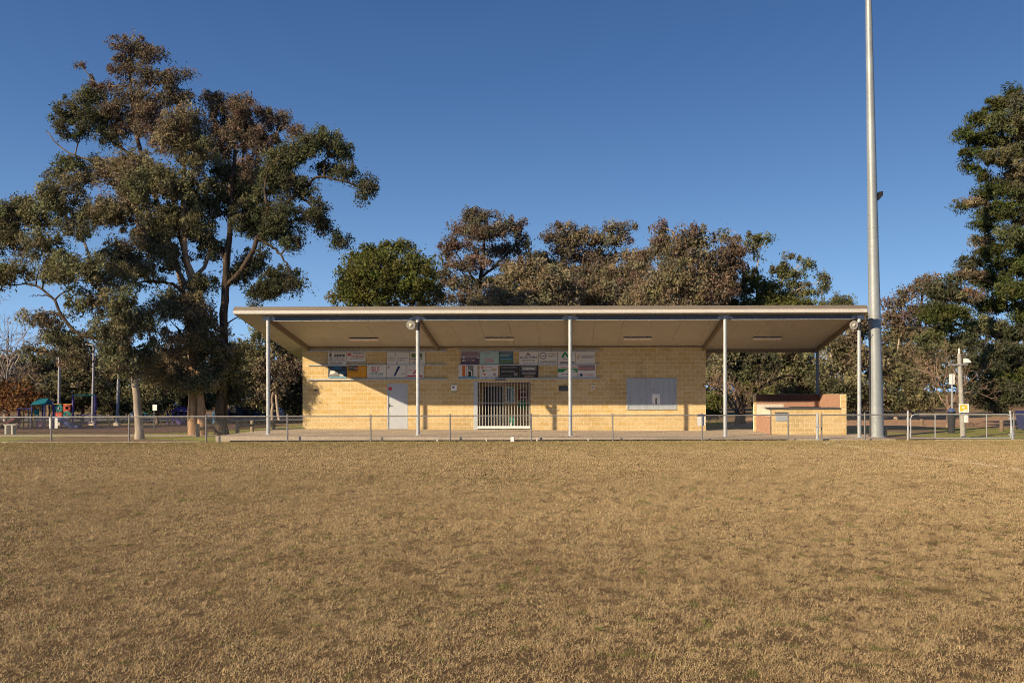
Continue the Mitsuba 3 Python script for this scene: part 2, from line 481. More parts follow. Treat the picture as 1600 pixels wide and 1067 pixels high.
# wall core (mortar), built round the openings
core = []
for x0, x1, z0, z1 in cut(cut(cut([(WL, WR, -0.1, soffit_z(DW) - 0.02)], opens['door']), opens['hall']), opens['shutter']):
    core.append(box(x0, x1, DW, DW + 0.19, z0, z1))
core.append(box(WL, WL + 0.19, DW + 0.19, 46.0, -0.1, soffit_z(46.0) - 0.02))
core.append(box(WR - 0.19, WR, DW + 0.19, 46.0, -0.1, soffit_z(46.0) - 0.02))
core.append(box(WL, WR, 46.0, 46.19, -0.1, soffit_z(46.2) - 0.02))
wall = part(B, 'wall', cat_(core), 'mortar')
rects = masonry(WL, WR, 0.03, soffit_z(DW) - 0.03, DW, opens.values())
rects.sort(key=lambda r: (r[2], r[0]))
rects = [r for r in rects if r[3] > slab_z(r[0]) + 0.02]
big = [r for r in rects if r[1] - r[0] > 0.15][:296]
bigset = set(big)
for r in big: part(wall, 'block', block_mesh(*r, DW), 'block')
rest = [block_mesh(*r, DW) for r in rects if r not in bigset]
ends = []
for side in (0, 1):                       # end walls, seen from a step to the side
    for r in masonry(DW + 0.2, 46.0, 0.03, soffit_z(46.0) - 0.1, 0.0):
        m = block_mesh(*r, 0.0, axis='x')
        if side == 0:
            m.apply_translation([WL, 0, 0])
        else:
            m.vertices[:, 0] *= -1
            m.invert()
            m.apply_translation([WR, 0, 0])
        ends.append(m)
part(wall, 'blockwork', cat_(rest + ends), 'block', kind='stuff')

# roof
RF, RL, RR = 33.0, X(366, 33.0), X(1355, 33.0)
RB = 39.35


def slope_box(x0, x1, y0, y1, lo, hi):
    m = box(x0, x1, y0, y1, lo, hi)
    m.vertices[:, 2] += 4.95 - SL * (m.vertices[:, 1] - DP)
    return m


roof = part(B, 'roof', cat_([slope_box(RL, RR, RF + 0.02, RB, 0.05, 0.16), slope_box(RL, WR + 0.55, RB, 46.6, 0.0, 0.16)] +
                            [slope_box(x, x + 0.04, RF + 0.03, RB if x > WR + 0.5 else 46.5, 0.158, 0.19) for x in np.arange(RL + 0.1, RR - 0.1, 0.2)]), 'roofing')
zf = soffit_z(RF)
part(roof, 'gutter', box(RL, RR, RF - 0.09, RF + 0.02, zf - 0.012, zf + 0.125, 0.012), 'cream', smooth=30, label='cream front gutter')
part(roof, 'fascia_cap', box(RL, RR, RF - 0.015, RF + 0.05, zf + 0.125, zf + 0.285, 0.01), 'taupe', smooth=30, label='taupe capping above the gutter')
for x0, x1 in ((RL - 0.03, RL), (RR, RR + 0.03)):
    part(roof, 'barge_board', slope_box(x0, x1, RF - 0.02, RB if x0 > 0 else 46.6, 0.0, 0.2), 'taupe')
xs = np.linspace(RL, RR, 22)
for a, b in zip(xs[:-1], xs[1:]):
    part(roof, 'soffit_panel', slope_box(a + 0.004, b - 0.004, RF + 0.02, RB, 0.0, 0.045), 'soffit')
part(roof, 'rear_beam', slope_box(WR + 0.02, RR - 0.1, RB - 0.16, RB - 0.04, -0.16, -0.003), 'rafter')
part(roof, 'wall_trim', slope_box(WL, WR, DW - 0.05, DW - 0.012, -0.06, -0.003), 'rafter')
post_px = [(419, 677), (653, 679), (891, 680.5), (1133, 681.5), (1342.5, 681.5)]
post_x = [X(p[0], DP) for p in post_px]
for i, x in enumerate(post_x):
    part(roof, 'rafter', slope_box(x - 0.05, x + 0.05, DP + 0.1, (RB if i >= 3 else DW) - 0.17 * (i >= 3), -0.21, -0.003), 'rafter')
for i in range(4):
    a, b = post_x[i] + 0.24, post_x[i + 1] - 0.24
    bm = part(roof, 'beam', box(a, b, DP + 0.02, DP + 0.07, 4.775, 4.945), 'beam_paint')
    part(bm, 'flange', box(a, b, DP - 0.06, DP + 0.07, 4.755, 4.773), 'galv')
    cl = [box(x0, x0 + 0.11, DP - 0.055, DP - 0.02, 4.80, 4.87) for x0 in (a - 0.04, b - 0.07)]
    for m in cl: part(bm, 'cleat', m, 'galv')
for i, x in enumerate(post_x):
    zb = slab_z(x)
    c = part(B, 'column', cyl([x, DP, zb], [x, DP, 4.80], 0.076, 20), 'galv', smooth=40)
    part(c, 'base_plate', box(x - 0.13, x + 0.13, DP - 0.13, DP + 0.13, zb, zb + 0.014), 'galv')
    part(c, 'collar', cyl([x, DP, 1.85], [x, DP, 1.90], 0.082, 20), 'galv', smooth=40)
    part(c, 'cap_bracket', cat_([box(x - 0.085, x + 0.085, DP - 0.07, DP + 0.07, 4.80, 4.945, 0.008), box(x - 0.25, x + 0.25, DP + 0.072, DP + 0.082, 4.77, 4.93)]), 'galv')
xb = X(1275, 39.2)
part(B, 'column', cyl([xb, 39.0, slab_z(xb)], [xb, 39.0, soffit_z(39.0)], 0.076, 20), 'beam_paint', smooth=40, label='dark rear canopy column behind the barbecue')

# door, with frame, handle and the round red notice
o = opens['door']
dz0 = slab_z(o[0])
d = part(B, 'door', box(o[0] + 0.05, o[1] - 0.05, DW + 0.03, DW + 0.075, dz0 + 0.01, o[3] - 0.045), 'grey_paint', label='pale grey steel door')
part(d, 'frame', cat_([box(o[0], o[0] + 0.047, DW - 0.012, DW + 0.12, dz0, o[3]), box(o[1] - 0.047, o[1], DW - 0.012, DW + 0.12, dz0, o[3]), box(o[0] + 0.047, o[1] - 0.047, DW - 0.012, DW + 0.12, o[3] - 0.043, o[3])]), 'grey_paint')
part(d, 'handle', cat_([box(o[0] + 0.07, o[0] + 0.12, DW + 0.012, DW + 0.03, 1.2, 1.36, 0.005), cyl([o[0] + 0.095, DW - 0.03, 1.28], [o[0] + 0.22, DW - 0.03, 1.28], 0.012), cyl([o[0] + 0.095, DW - 0.03, 1.28], [o[0] + 0.095, DW + 0.02, 1.28], 0.012)]), 'dark_grey')
part(d, 'notice', cyl([X(609.5, DW), DW + 0.024, Z(606.5, DW)], [X(609.5, DW), DW + 0.03, Z(606.5, DW)], 0.085, 24), 'red', label='round red notice on the door')
part(B, 'door_backing', box(o[0], o[1], DW + 0.12, DW + 0.16, 0, o[3]), 'dark_grey')

# steel shutter over the servery window
o = opens['shutter']
s = part(B, 'shutter', box(o[0], o[1], DW - 0.005, DW + 0.05, o[2], o[3]), 'shutter', label='closed galvanised steel shutter')
part(s, 'frame', cat_([box(o[0] - 0.03, o[0] + 0.05, DW - 0.035, DW - 0.007, o[2], o[3]), box(o[1] - 0.05, o[1] + 0.03, DW - 0.035, DW - 0.007, o[2], o[3]), box(o[0] + 0.052, o[1] - 0.052, DW - 0.035, DW - 0.007, o[3] - 0.05, o[3]), box(o[0] - 0.03, o[1] + 0.03, DW - 0.06, DW - 0.007, o[2] - 0.03, o[2] - 0.002)]), 'shutter')
part(s, 'seam', box(X(1010, DW) - 0.012, X(1010, DW) + 0.012, DW - 0.012, DW - 0.006, o[2] + 0.01, o[3] - 0.06), 'rail_grey')
hx0, hx1, hz0, hz1 = X(1019, DW), X(1031, DW), Z(631.5, DW), Z(616, DW)
h = part(s, 'hatch', box(hx0, hx1, DW - 0.025, DW - 0.007, hz0, hz1, 0.004), 'white', label='small pale plate with an arched slot')
part(h, 'slot', box((hx0 + hx1) / 2 - 0.035, (hx0 + hx1) / 2 + 0.035, DW - 0.031, DW - 0.024, hz0, hz0 + 0.28, 0.002), 'dark_grey')

# the barred hall: a recess behind vertical bars
o = opens['hall']
x0, x1, z1 = o[0], o[1], o[3]
zs = slab_z((x0 + x1) / 2)
BK = DW + 1.6
al = part(B, 'alcove', cat_([box(x0 - 0.02, x1 + 0.02, BK, BK + 0.1, -0.05, z1 + 0.1), box(x0 - 0.12, x0 - 0.02, DW + 0.19, BK, -0.05, z1 + 0.1), box(x1 + 0.02, x1 + 0.12, DW + 0.19, BK, -0.05, z1 + 0.1),
                             box(x0 - 0.12, x1 + 0.12, DW + 0.191, BK, z1 + 0.1, z1 + 0.2)]), 'interior')
part(al, 'floor', box(x0 - 0.02, x1 + 0.02, DW, BK, -0.06, zs - 0.003), 'concrete')
mm = [block_mesh(*r, BK, proud=0.006) for r in masonry(x0, x1, zs, z1 + 0.1, BK)]
part(al, 'blockwork', cat_(mm), 'block', kind='stuff')
part(al, 'inner_door', box(X(757, BK), X(786, BK), BK - 0.04, BK - 0.009, zs, 2.15), 'black', label='dark inner doorway')
g = part(B, 'grille', cat_([box(x0 + 0.19, x1, DW + 0.05, DW + 0.10, z1 - 0.05, z1), box(x0 + 0.19, x1, DW + 0.06, DW + 0.075, 1.37, 1.40)]), 'bar_paint')
part(g, 'sill_rail', box(x0 + 0.19, x1 - 0.02, DW - 0.03, DW + 0.12, zs + 0.05, zs + 0.17, 0.01), 'white', label='white bottom rail')
part(g, 'jamb', box(x0, x0 + 0.185, DW - 0.012, DW + 0.15, zs, z1), 'grey_paint', label='blue grey left jamb')
nb = 18
for k in range(nb):
    bx = x0 + 0.27 + (x1 - x0 - 0.34) * k / (nb - 1)
    part(g, 'bar', box(bx - 0.017, bx + 0.017, DW + 0.055, DW + 0.089, zs + 0.17, z1 - 0.05), 'bar_paint')
k = thing('framed_notice', 'framed pale blue notice hung behind the bars of the hall', 'notice')
fx, fz = X(797.5, BK), Z(616, BK)
part(k, 'frame', cat_([box(fx - 0.2, fx - 0.165, BK - 0.05, BK - 0.02, fz - 0.38, fz + 0.38), box(fx + 0.165, fx + 0.2, BK - 0.05, BK - 0.02, fz - 0.38, fz + 0.38), box(fx - 0.165, fx + 0.165, BK - 0.05, BK - 0.02, fz + 0.345, fz + 0.38), box(fx - 0.165, fx + 0.165, BK - 0.05, BK - 0.02, fz - 0.38, fz - 0.345)]), 'white')
part(k, 'sheet', box(fx - 0.165, fx + 0.165, BK - 0.035, BK - 0.02, fz - 0.345, fz + 0.345), plain('sheet_teal', (0.30, 0.50, 0.52)))
part(k, 'print', cat_([box(fx - 0.15, fx - 0.02, BK - 0.038, BK - 0.034, fz - 0.3, fz + 0.3)]), 'dark_grey')
k = thing('notice_board', 'dark red and green notice sign on the right of the barred hall', 'notice')
fx, fz = X(817, BK), Z(616, BK)
part(k, 'panel', box(fx - 0.22, fx + 0.22, BK - 0.03, BK - 0.012, fz - 0.25, fz + 0.25), plain('maroon', (0.16, 0.03, 0.03)))
part(k, 'line', box(fx - 0.15, fx + 0.2, BK - 0.034, BK - 0.029, fz + 0.10, fz + 0.15), 'white')
part(k, 'line', box(fx - 0.15, fx + 0.2, BK - 0.034, BK - 0.029, fz - 0.16, fz - 0.11), 'white')
part(k, 'green_panel', cyl([fx, BK - 0.02, fz - 0.50], [fx, BK - 0.012, fz - 0.50], 0.22, 24), 'green')


def wheelie_bin(px, D, z, m, lab, s=1.0, lid=None, wheel=True):
    k = thing('wheelie_bin', lab, 'bin')
    x = X(px, D)
    b = trimesh.convex.convex_hull(np.array([[sx * (0.22 if zz < 0.5 else 0.29) * s, sy * (0.24 if zz < 0.5 else 0.33) * s, zz * s] for sx in (-1, 1) for sy in (-1, 1) for zz in (0.06, 0.98)]))
    b.apply_translation([x, D, z])
    part(k, 'body', b, m)
    part(k, 'lid', cat_([box(x - 0.31 * s, x + 0.31 * s, D - 0.37 * s, D + 0.34 * s, z + 0.985 * s, z + 1.04 * s, 0.02), cyl([x - 0.24 * s, D + 0.38 * s, z + 0.99 * s], [x + 0.24 * s, D + 0.38 * s, z + 0.99 * s], 0.018)]), lid or m)
    for sx in (-1, 1): part(k, 'wheel', cyl([x + sx * 0.21 * s, D + 0.25 * s, z + 0.1 * s], [x + sx * 0.26 * s, D + 0.25 * s, z + 0.1 * s], 0.1 * s, 16), 'black')


wheelie_bin(799.5, DW + 0.75, zs, 'bin_green', 'green plastic bin standing inside the barred hall', 0.55)
cx_, cz_ = X(798.6, DW + 0.02), zs + 0.17
k = one('drink_cup', trimesh.creation.revolve([[0.001, 0], [0.03, 0], [0.042, 0.13], [0.046, 0.134], [0.04, 0.138], [0.001, 0.138]], sections=16), 'white', 'white cup left on the bottom rail of the barred hall', 'cup')
scene[k]['to_world'] = T().translate([cx_, DW + 0.02, cz_ + 0.001])

# ceiling lights of the canopy
for px, D in ((569, 36.9), (781, 36.9), (996.5, 36.9), (1199, 36.95)):
    x = X(px, D)
    k = thing('ceiling_light', {569: 'leftmost of the four long canopy ceiling lights', 781: 'long canopy ceiling light above the barred hall', 996.5: 'long canopy ceiling light above the steel shutter', 1199: 'rightmost long canopy ceiling light above the barbecue'}[px], 'light', 'ceiling lights under the canopy')
    part(k, 'housing', slope_box(x - 0.62, x + 0.62, D - 0.09, D + 0.09, -0.05, -0.004), 'dark_grey')
    part(k, 'diffuser', slope_box(x - 0.62, x + 0.62, D - 0.085, D + 0.085, -0.105, -0.052), 'tube_cover')

# floodlights clamped on the columns
def floodlight(i, lab):
    k = thing('floodlight', lab, 'light')
    x = post_x[i]
    z = Z(508.5, DP, post_px[i][0])
    cx = x - 0.25
    d = np.array([math.sin(0.25), -math.cos(0.25), -0.22])
    d /= np.linalg.norm(d)
    c = np.array([cx, DP - 0.14, z])
    part(k, 'housing', tube([c - d * 0.24, c - d * 0.2, c - d * 0.05, c], [0.05, 0.085, 0.135, 0.14], 24), 'rafter', smooth=40)
    part(k, 'rim', tube([c - d * 0.012, c - d * 0.012, c + d * 0.02, c + d * 0.02, c - d * 0.012], [0.135, 0.178, 0.178, 0.140, 0.135], 28, False), 'bar_paint')
    part(k, 'reflector', cyl(c - d * 0.004, c + d * 0.006, 0.137, 24), 'dark_grey')
    part(k, 'lens', tube([c + d * 0.006, c + d * 0.03, c + d * 0.045], [0.08, 0.07, 0.03], 20), 'lens', smooth=50)
    part(k, 'clamp', cat_([cyl([x, DP, z - 0.2], [x, DP, z + 0.13], 0.084, 20)]), 'black', smooth=40)
    part(k, 'arm', cat_([cyl([x, DP - 0.05, z - 0.05], [cx, DP - 0.04, z - 0.02], 0.018), cyl([x + 0.05, DP - 0.04, z - 0.1], [x + 0.2, DP - 0.06, z + 0.02], 0.014)]), 'black')


floodlight(1, 'round floodlight clamped to the second canopy column')
floodlight(4, 'round floodlight clamped to the rightmost canopy column')

# small fittings on the wall
k = thing('wall_box', 'small white switch box on the wall left of the barred hall', 'box')
bx, bz = X(709.5, DW), Z(606, DW)
part(k, 'case', box(bx - 0.13, bx + 0.13, DW - 0.09, DW - 0.008, bz - 0.12, bz + 0.15, 0.012), 'white')
part(k, 'window', box(bx - 0.07, bx + 0.04, DW - 0.095, DW - 0.089, bz + 0.0, bz + 0.07), 'navy')
part(k, 'base', box(bx - 0.1, bx + 0.13, DW - 0.08, DW - 0.008, bz - 0.2, bz - 0.122, 0.006), plain('moss', (0.30, 0.32, 0.14)))
k = thing('plaque', 'dark rectangular plaque on the wall beside the middle column', 'plaque')
part(k, 'plate', box(X(873, DW), X(887.5, DW), DW - 0.035, DW - 0.008, Z(611, DW), Z(602.5, DW), 0.006), 'dark_grey')
part(k, 'border', cat_([box(X(873.6, DW), X(886.9, DW), DW - 0.038, DW - 0.034, Z(603.4, DW), Z(603.0, DW))]), 'rafter')
k = thing('power_outlet', 'small white square outlet on the wall right of the plaque', 'outlet')
part(k, 'case', box(X(924, DW), X(929, DW), DW - 0.06, DW - 0.008, Z(608.5, DW), Z(602, DW), 0.01), 'white')
part(k, 'cover', box(X(924.8, DW), X(928.2, DW), DW - 0.075, DW - 0.061, Z(607.6, DW), Z(604, DW), 0.006), 'bar_paint')
k = thing('wall_fitting', 'small dark vent fitting high on the left end of the wall', 'fitting')
part(k, 'plate', box(X(491.5, DW), X(497.5, DW), DW - 0.05, DW - 0.008, Z(610, DW), Z(606.5, DW), 0.008), 'rafter')
part(k, 'knob', cyl([X(494, DW), DW - 0.10, Z(609, DW)], [X(494, DW), DW - 0.04, Z(607.5, DW)], 0.02), 'dark_grey')
k = thing('security_light', 'small sensor light on the right corner of the wall', 'light')
lx, lz = X(1100.5, DW), Z(603.5, DW)
part(k, 'base', box(lx - 0.05, lx + 0.05, DW - 0.05, DW - 0.008, lz - 0.06, lz + 0.06, 0.01), 'rafter')
part(k, 'lamp', cyl([lx + 0.03, DW - 0.13, lz], [lx + 0.02, DW - 0.04, lz + 0.02], 0.04, 14), 'white')

# ------------------------------------------------------------------ sponsor signs and their rails
YR = DW - 0.05
for gi, (a, b, rows) in enumerate([(481, 698, (547.5, 569.5, 592)), (717, 938, (547.5, 570, 591.5))]):
    k = thing('sign_rail_frame', ['left set of three long metal rails that carry the signs', 'right set of three long metal rails that carry the signs'][gi], 'rail')
    for ri, r in enumerate(rows):
        h = 0.045 if ri < 2 else 0.06
        part(k, 'rail', box(X(a, YR), X(b, YR), YR - 0.035 - 0.03 * (ri == 2), DW - 0.01, Z(r, YR) - h / 2, Z(r, YR) + h / 2), 'galv')
YS = DW - 0.055
plain('sign_white', (0.62, 0.60, 0.56), 0.45, 0.35, vary=0.05)


def sign(px0, px1, py0, py1, base, lab, marks, dy=0.0):
    k = thing('sponsor_sign', lab, 'sign')
    x0, x1, z0, z1 = X(px0, YS) + 0.01, X(px1, YS) - 0.01, Z(py1, YS) + 0.006, Z(py0, YS) - 0.006
    y = YS - dy
    part(k, 'panel', box(x0, x1, y, y + 0.018, z0, z1), base)
    W, H = x1 - x0, z1 - z0
    for n_, mk in enumerate(marks):
        kind, u, v_ = mk[0], mk[1], mk[2]
        yy = y - 0.001 - 0.0006 * n_
        if kind == 'r':      # rectangle u0,v0,u1,v1
            m = box(x0 + u * W, x0 + mk[3] * W, yy - 0.002, y + 0.004, z0 + v_ * H, z0 + mk[4] * H)
            part(k, 'print', m, mk[5])
        elif kind == 'p':    # polygon
            m = prism([(x0 + a * W, z0 + b * H) for a, b in mk[1]], yy - 0.002, y + 0.004)
            part(k, 'print', m, mk[2])
        elif kind == 't':    # text
            part(k, 'lettering', text(mk[3], x0 + u * W, z0 + v_ * H, yy, mk[4] * H, True, mk[6] * W if len(mk) > 6 else None), mk[5])
        elif kind == 'd':    # a line of small print
            r = np.random.default_rng(int(u * 1000 + v_ * 77) + 5)
            xs_, e = [], u
            while e < mk[3]:
                w_ = r.uniform(0.02, 0.07)
                xs_.append((e, min(mk[3], e + w_)))
                e += w_ + 0.018
            m = cat_([box(x0 + a * W, x0 + b * W, yy - 0.002, y + 0.004, z0 + v_ * H, z0 + (v_ + mk[4]) * H) for a, b in xs_])
            part(k, 'print', m, mk[5])
        elif kind == 'o':    # ring or disc
            m = trimesh.creation.annulus(mk[3] * H * mk[5], mk[3] * H, 0.004, sections=24) if mk[5] > 0 else trimesh.creation.cylinder(mk[3] * H, 0.004, sections=24)
            m.vertices = np.stack([m.vertices[:, 0] + x0 + u * W, y - m.vertices[:, 2] - 0.001, m.vertices[:, 1] + z0 + v_ * H], 1)
            part(k, 'print', m, mk[4])


plain('ink', (0.06, 0.06, 0.065)); plain('ink_grey', (0.26, 0.24, 0.22)); plain('ink_red', (0.40, 0.07, 0.07)); plain('ink_salmon', (0.48, 0.23, 0.17))
plain('ink_teal', (0.22, 0.36, 0.34)); plain('ink_navy', (0.03, 0.04, 0.13)); plain('ink_crimson', (0.45, 0.03, 0.06)); plain('ink_olive', (0.12, 0.17, 0.06))
plain('ink_orange', (0.62, 0.30, 0.02)); plain('ink_blue', (0.03, 0.12, 0.22)); plain('ink_sky', (0.16, 0.40, 0.52)); plain('ink_pale_teal', (0.34, 0.47, 0.46))
plain('ink_pink', (0.48, 0.27, 0.31)); plain('ink_mauve', (0.25, 0.19, 0.22)); plain('ink_purple', (0.10, 0.07, 0.13)); plain('ink_vermilion', (0.55, 0.13, 0.03))
plain('ink_cyan', (0.05, 0.32, 0.45)); plain('ink_green', (0.02, 0.22, 0.06)); plain('ink_charcoal', (0.035, 0.035, 0.037)); plain('ink_mid', (0.20, 0.20, 0.20))
plain('ink_tan', (0.44, 0.30, 0.16)); plain('ink_plum', (0.22, 0.12, 0.17))
w = 'sign_white'
sign(512, 541.5, 549, 571, w, 'white sign with a black emblem, leftmost in the top row', [('p', [(.07, .9), (.2, .92), (.22, .56), (.12, .6)], 'ink'), ('p', [(.08, .72), (.24, .8), (.2, .6)], 'ink_grey'), ('d', .33, .66, .94, .2, 'ink'), ('d', .33, .58, .94, .05, 'ink_grey'), ('r', .06, .44, .88, .5, 'ink_grey'), ('d', .1, .14, .8, .12, 'ink_grey'), ('r', .06, .34, .92, .37, 'ink_mid')])
sign(541.7, 571.5, 549, 566, w, 'white sign with small red lettering, second in the top row', [('r', .03, .62, .24, .9, 'ink_salmon'), ('r', .08, .68, .2, .84, 'ink_red'), ('d', .32, .78, .95, .14, 'ink_grey'), ('d', .26, .5, .97, .17, 'ink_salmon'), ('d', .18, .34, .9, .08, 'ink_grey'), ('r', .02, .02, .98, .08, 'ink_mid')])
sign(604.5, 640, 549, 570, w, 'faded white sign with a thin upright mark in the top row', [('r', .37, .62, .41, .94, 'ink_grey'), ('d', .06, .52, .36, .06, 'ink_mid'), ('d', .46, .5, .9, .07, 'ink_grey'), ('d', .08, .36, .34, .07, 'ink_grey'), ('d', .44, .34, .8, .06, 'ink_mid'), ('r', .42, .02, .47, .26, 'ink_grey')])
sign(640.3, 664.5, 549, 570, w, 'white sign with an olive green block behind the second column', [('r', .1, .58, .82, .88, 'ink_olive'), ('d', .06, .44, .84, .08, 'ink'), ('r', .2, .3, .7, .38, 'ink_tan'), ('d', .12, .12, .6, .1, 'ink_grey')])
sign(512.5, 542, 571, 589.5, plain('sign_night', (0.035, 0.055, 0.085)), 'dark blue picture sign, leftmost in the lower row', [('r', .24, .72, .72, 1, 'ink_blue'), ('p', [(.06, .12), (.1, .6), (.35, .66), (.54, .45), (.58, .16)], 'ink_mid'), ('p', [(.08, .3), (.12, .58), (.3, .62), (.4, .5), (.3, .34)], w), ('r', .6, .36, .94, .56, 'ink_blue'), ('p', [(.6, .16), (.64, .34), (.82, .3), (.84, .14)], w), ('r', .02, .0, .98, .09, 'ink_sky')])
sign(542.2, 573, 571, 589.5, plain('sign_orange', (0.64, 0.29, 0.02)), 'orange sign with a black band in the lower row', [('r', .06, .64, .58, .99, 'ink_charcoal'), ('r', .1, .78, .36, .92, 'ink_mid'), ('r', .36, .74, .6, .9, 'ink_salmon'), ('d', .08, .5, .56, .08, 'ink_charcoal'), ('d', .64, .62, .92, .1, 'ink_tan'), ('r', .05, .02, .9, .06, 'ink_tan')])
sign(573.2, 603.5, 569.5, 590, w, 'white sign with the red letters RLF in the lower row', [('t', .46, .66, 'RLF', .4, 'ink_red', .42), ('d', .14, .26, .86, .14, 'ink_teal'), ('d', .16, .14, .84, .05, 'ink_teal')])
sign(603.7, 634.5, 569.5, 590, w, 'white sign with a slanted navy stripe in the lower row', [('p', [(.36, .14), (.46, .14), (.72, .9), (.58, .9)], 'ink_navy'), ('o', .1, .84, .08, 'ink_mauve', 0), ('d', .74, .3, .98, .05, 'ink_mid')])
sign(634.7, 662.5, 569.5, 590, w, 'white sign with a slanted red stripe and red base line in the lower row', [('p', [(.34, .28), (.44, .28), (.78, .88), (.66, .88)], 'ink_crimson'), ('r', .04, .1, .93, .2, 'ink_crimson'), ('d', .1, .6, .5, .05, 'ink_pink')])
sign(720, 749, 549, 569, plain('sign_mauve', (0.27, 0.23, 0.25)), 'mauve sign with crowded dark print, left above the barred hall', [('r', 0, 0, 1, .5, 'ink_purple'), ('d', .06, .72, .92, .16, 'ink_plum'), ('d', .3, .9, .95, .06, 'ink_plum'), ('r', .06, .25, .24, .34, w), ('r', .1, .48, .22, .58, w), ('t', .5, .34, 'HERO', .22, 'ink_mid', .5), ('r', .6, .22, .74, .36, 'ink_tan'), ('r', .92, .46, .98, .58, w)])
sign(749.3, 780, 549, 569, plain('sign_teal', (0.33, 0.47, 0.46)), 'pale teal sign with faint pink lettering', [('d', .3, .12, .74, .34, 'ink_pink'), ('d', .3, .82, .6, .08, 'ink_mid')])
sign(780.3, 802, 549, 568.5, plain('sign_blue', (0.05, 0.13, 0.20)), 'dark blue landscape sign beside the pale teal one', [('r', .06, .8, .92, .87, 'ink_mid'), ('r', .06, .62, .7, .74, 'ink_teal'), ('r', .06, .34, .98, .4, 'ink_sky'), ('r', .06, .08, .9, .28, 'ink_olive'), ('d', .1, .92, .85, .06, 'ink_grey')])
sign(811, 841.5, 549, 570, w, 'white sign with a wide navy word mark under a small peak', [('p', [(.32, .7), (.46, .95), (.62, .7), (.52, .7), (.46, .8), (.4, .7)], 'ink_plum'), ('t', .5, .56, 'BLUSTORM', .15, 'ink_navy', .88), ('d', .14, .28, .84, .1, 'ink_grey'), ('d', .2, .12, .8, .04, 'ink_mid')])
sign(841.7, 871, 549, 570, w, 'white sign with a grey ring emblem and pale print', [('o', .22, .68, .27, 'ink_mauve', .72), ('r', .14, .64, .3, .72, 'ink_mid'), ('d', .5, .78, .96, .08, 'ink_tan'), ('d', .5, .62, .9, .08, 'ink_mid'), ('d', .06, .14, .97, .14, 'ink_grey')])
sign(871.2, 899, 549, 569.5, w, 'white sign with a green zigzag behind the middle column', [('p', [(.2, .55), (.36, .95), (.46, .95), (.62, .66), (.7, .95), (.82, .95), (.66, .52), (.56, .52), (.42, .78), (.32, .52)], 'ink_green'), ('d', .3, .36, .62, .08, 'ink_mid'), ('r', .12, .04, .96, .22, 'ink_grey')])
sign(899.2, 930.5, 549, 569, w, 'plain white sign with an orange tick, last in the top row', [('p', [(.06, .55), (.12, .3), (.2, .7), (.14, .72)], 'ink_tan'), ('r', .24, .56, .96, .64, 'ink_mauve'), ('d', .3, .46, .9, .05, 'ink_mid')])
sign(716, 746.5, 569.5, 590.5, w, 'sign with a big black and white H and an orange bar', [('r', .2, .12, .35, .98, 'ink_vermilion'), ('r', .42, .12, .78, .98, 'ink_charcoal'), ('r', .44, .16, .51, .9, w), ('r', .51, .5, .68, .6, w), ('r', .66, .16, .73, .52, w), ('r', .52, .62, .76, .96, 'ink_mid'), ('r', .02, .0, .96, .1, 'ink_cyan')])
sign(749, 778.5, 569.5, 591, w, 'white sign with scattered coloured dots', [('o', .16, .8, .11, 'ink_salmon', 0), ('o', .22, .56, .09, 'ink_olive', 0), ('o', .28, .3, .07, 'ink_crimson', 0), ('o', .36, .06, .05, 'ink_teal', 0), ('o', .82, .3, .09, 'ink_plum', 0), ('d', .32, .56, .6, .06, 'ink_teal'), ('d', .34, .78, .7, .08, 'ink_pink'), ('d', .12, .3, .26, .06, 'ink_tan'), ('d', .66, .56, .9, .14, 'ink_tan')])
sign(780.5, 812, 571, 589.5, 'ink_charcoal', 'black sign with two grey lettering lines above the hall bars', [('d', .08, .8, .9, .1, 'ink_mid'), ('d', .08, .44, .78, .14, 'ink_mid'), ('r', .72, .1, .9, .4, 'ink_mid'), ('d', .08, .1, .6, .06, 'ink_grey')])
sign(812.2, 841.5, 571, 589.5, 'ink_charcoal', 'charcoal sign with a lighter grey centre beside the black one', [('r', .06, .56, .9, .96, 'ink_mid'), ('d', .18, .66, .8, .16, 'sign_white'), ('r', .1, .24, .86, .44, 'ink_mid'), ('d', .24, .04, .76, .12, 'ink_tan')])
sign(871.5, 902.5, 570, 590, w, 'white sign with a green swoosh across its middle', [('r', .0, .42, .99, .7, 'ink_green'), ('p', [(.25, .41), (.45, .62), (.75, .62), (.95, .5), (.7, .41)], w), ('d', .15, .76, .95, .1, 'ink_salmon'), ('d', .2, .24, .7, .08, 'ink_mid')])
sign(902.7, 931.5, 570, 590, w, 'white sign with a plum upper band and a navy dot, last in the lower row', [('r', .02, .6, .95, .98, 'ink_mauve'), ('d', .06, .66, .9, .12, 'ink_salmon'), ('o', .5, .86, .09, 'ink_plum', 0), ('r', .02, .56, .95, .6, 'ink_plum'), ('o', .18, .2, .12, 'ink_navy', 0), ('d', .32, .16, .92, .1, 'ink_pink')])
k = thing('small_plate', 'small blue plate fixed to the lower sign rail above the hall', 'plate')
part(k, 'plate', box(X(774, YS), X(791, YS), YS - 0.06, YS - 0.035, Z(594, YS), Z(589.5, YS)), 'ink_navy')
part(k, 'print', box(X(778, YS), X(789, YS), YS - 0.063, YS - 0.0595, Z(593.4, YS), Z(591, YS)), 'ink_mid')

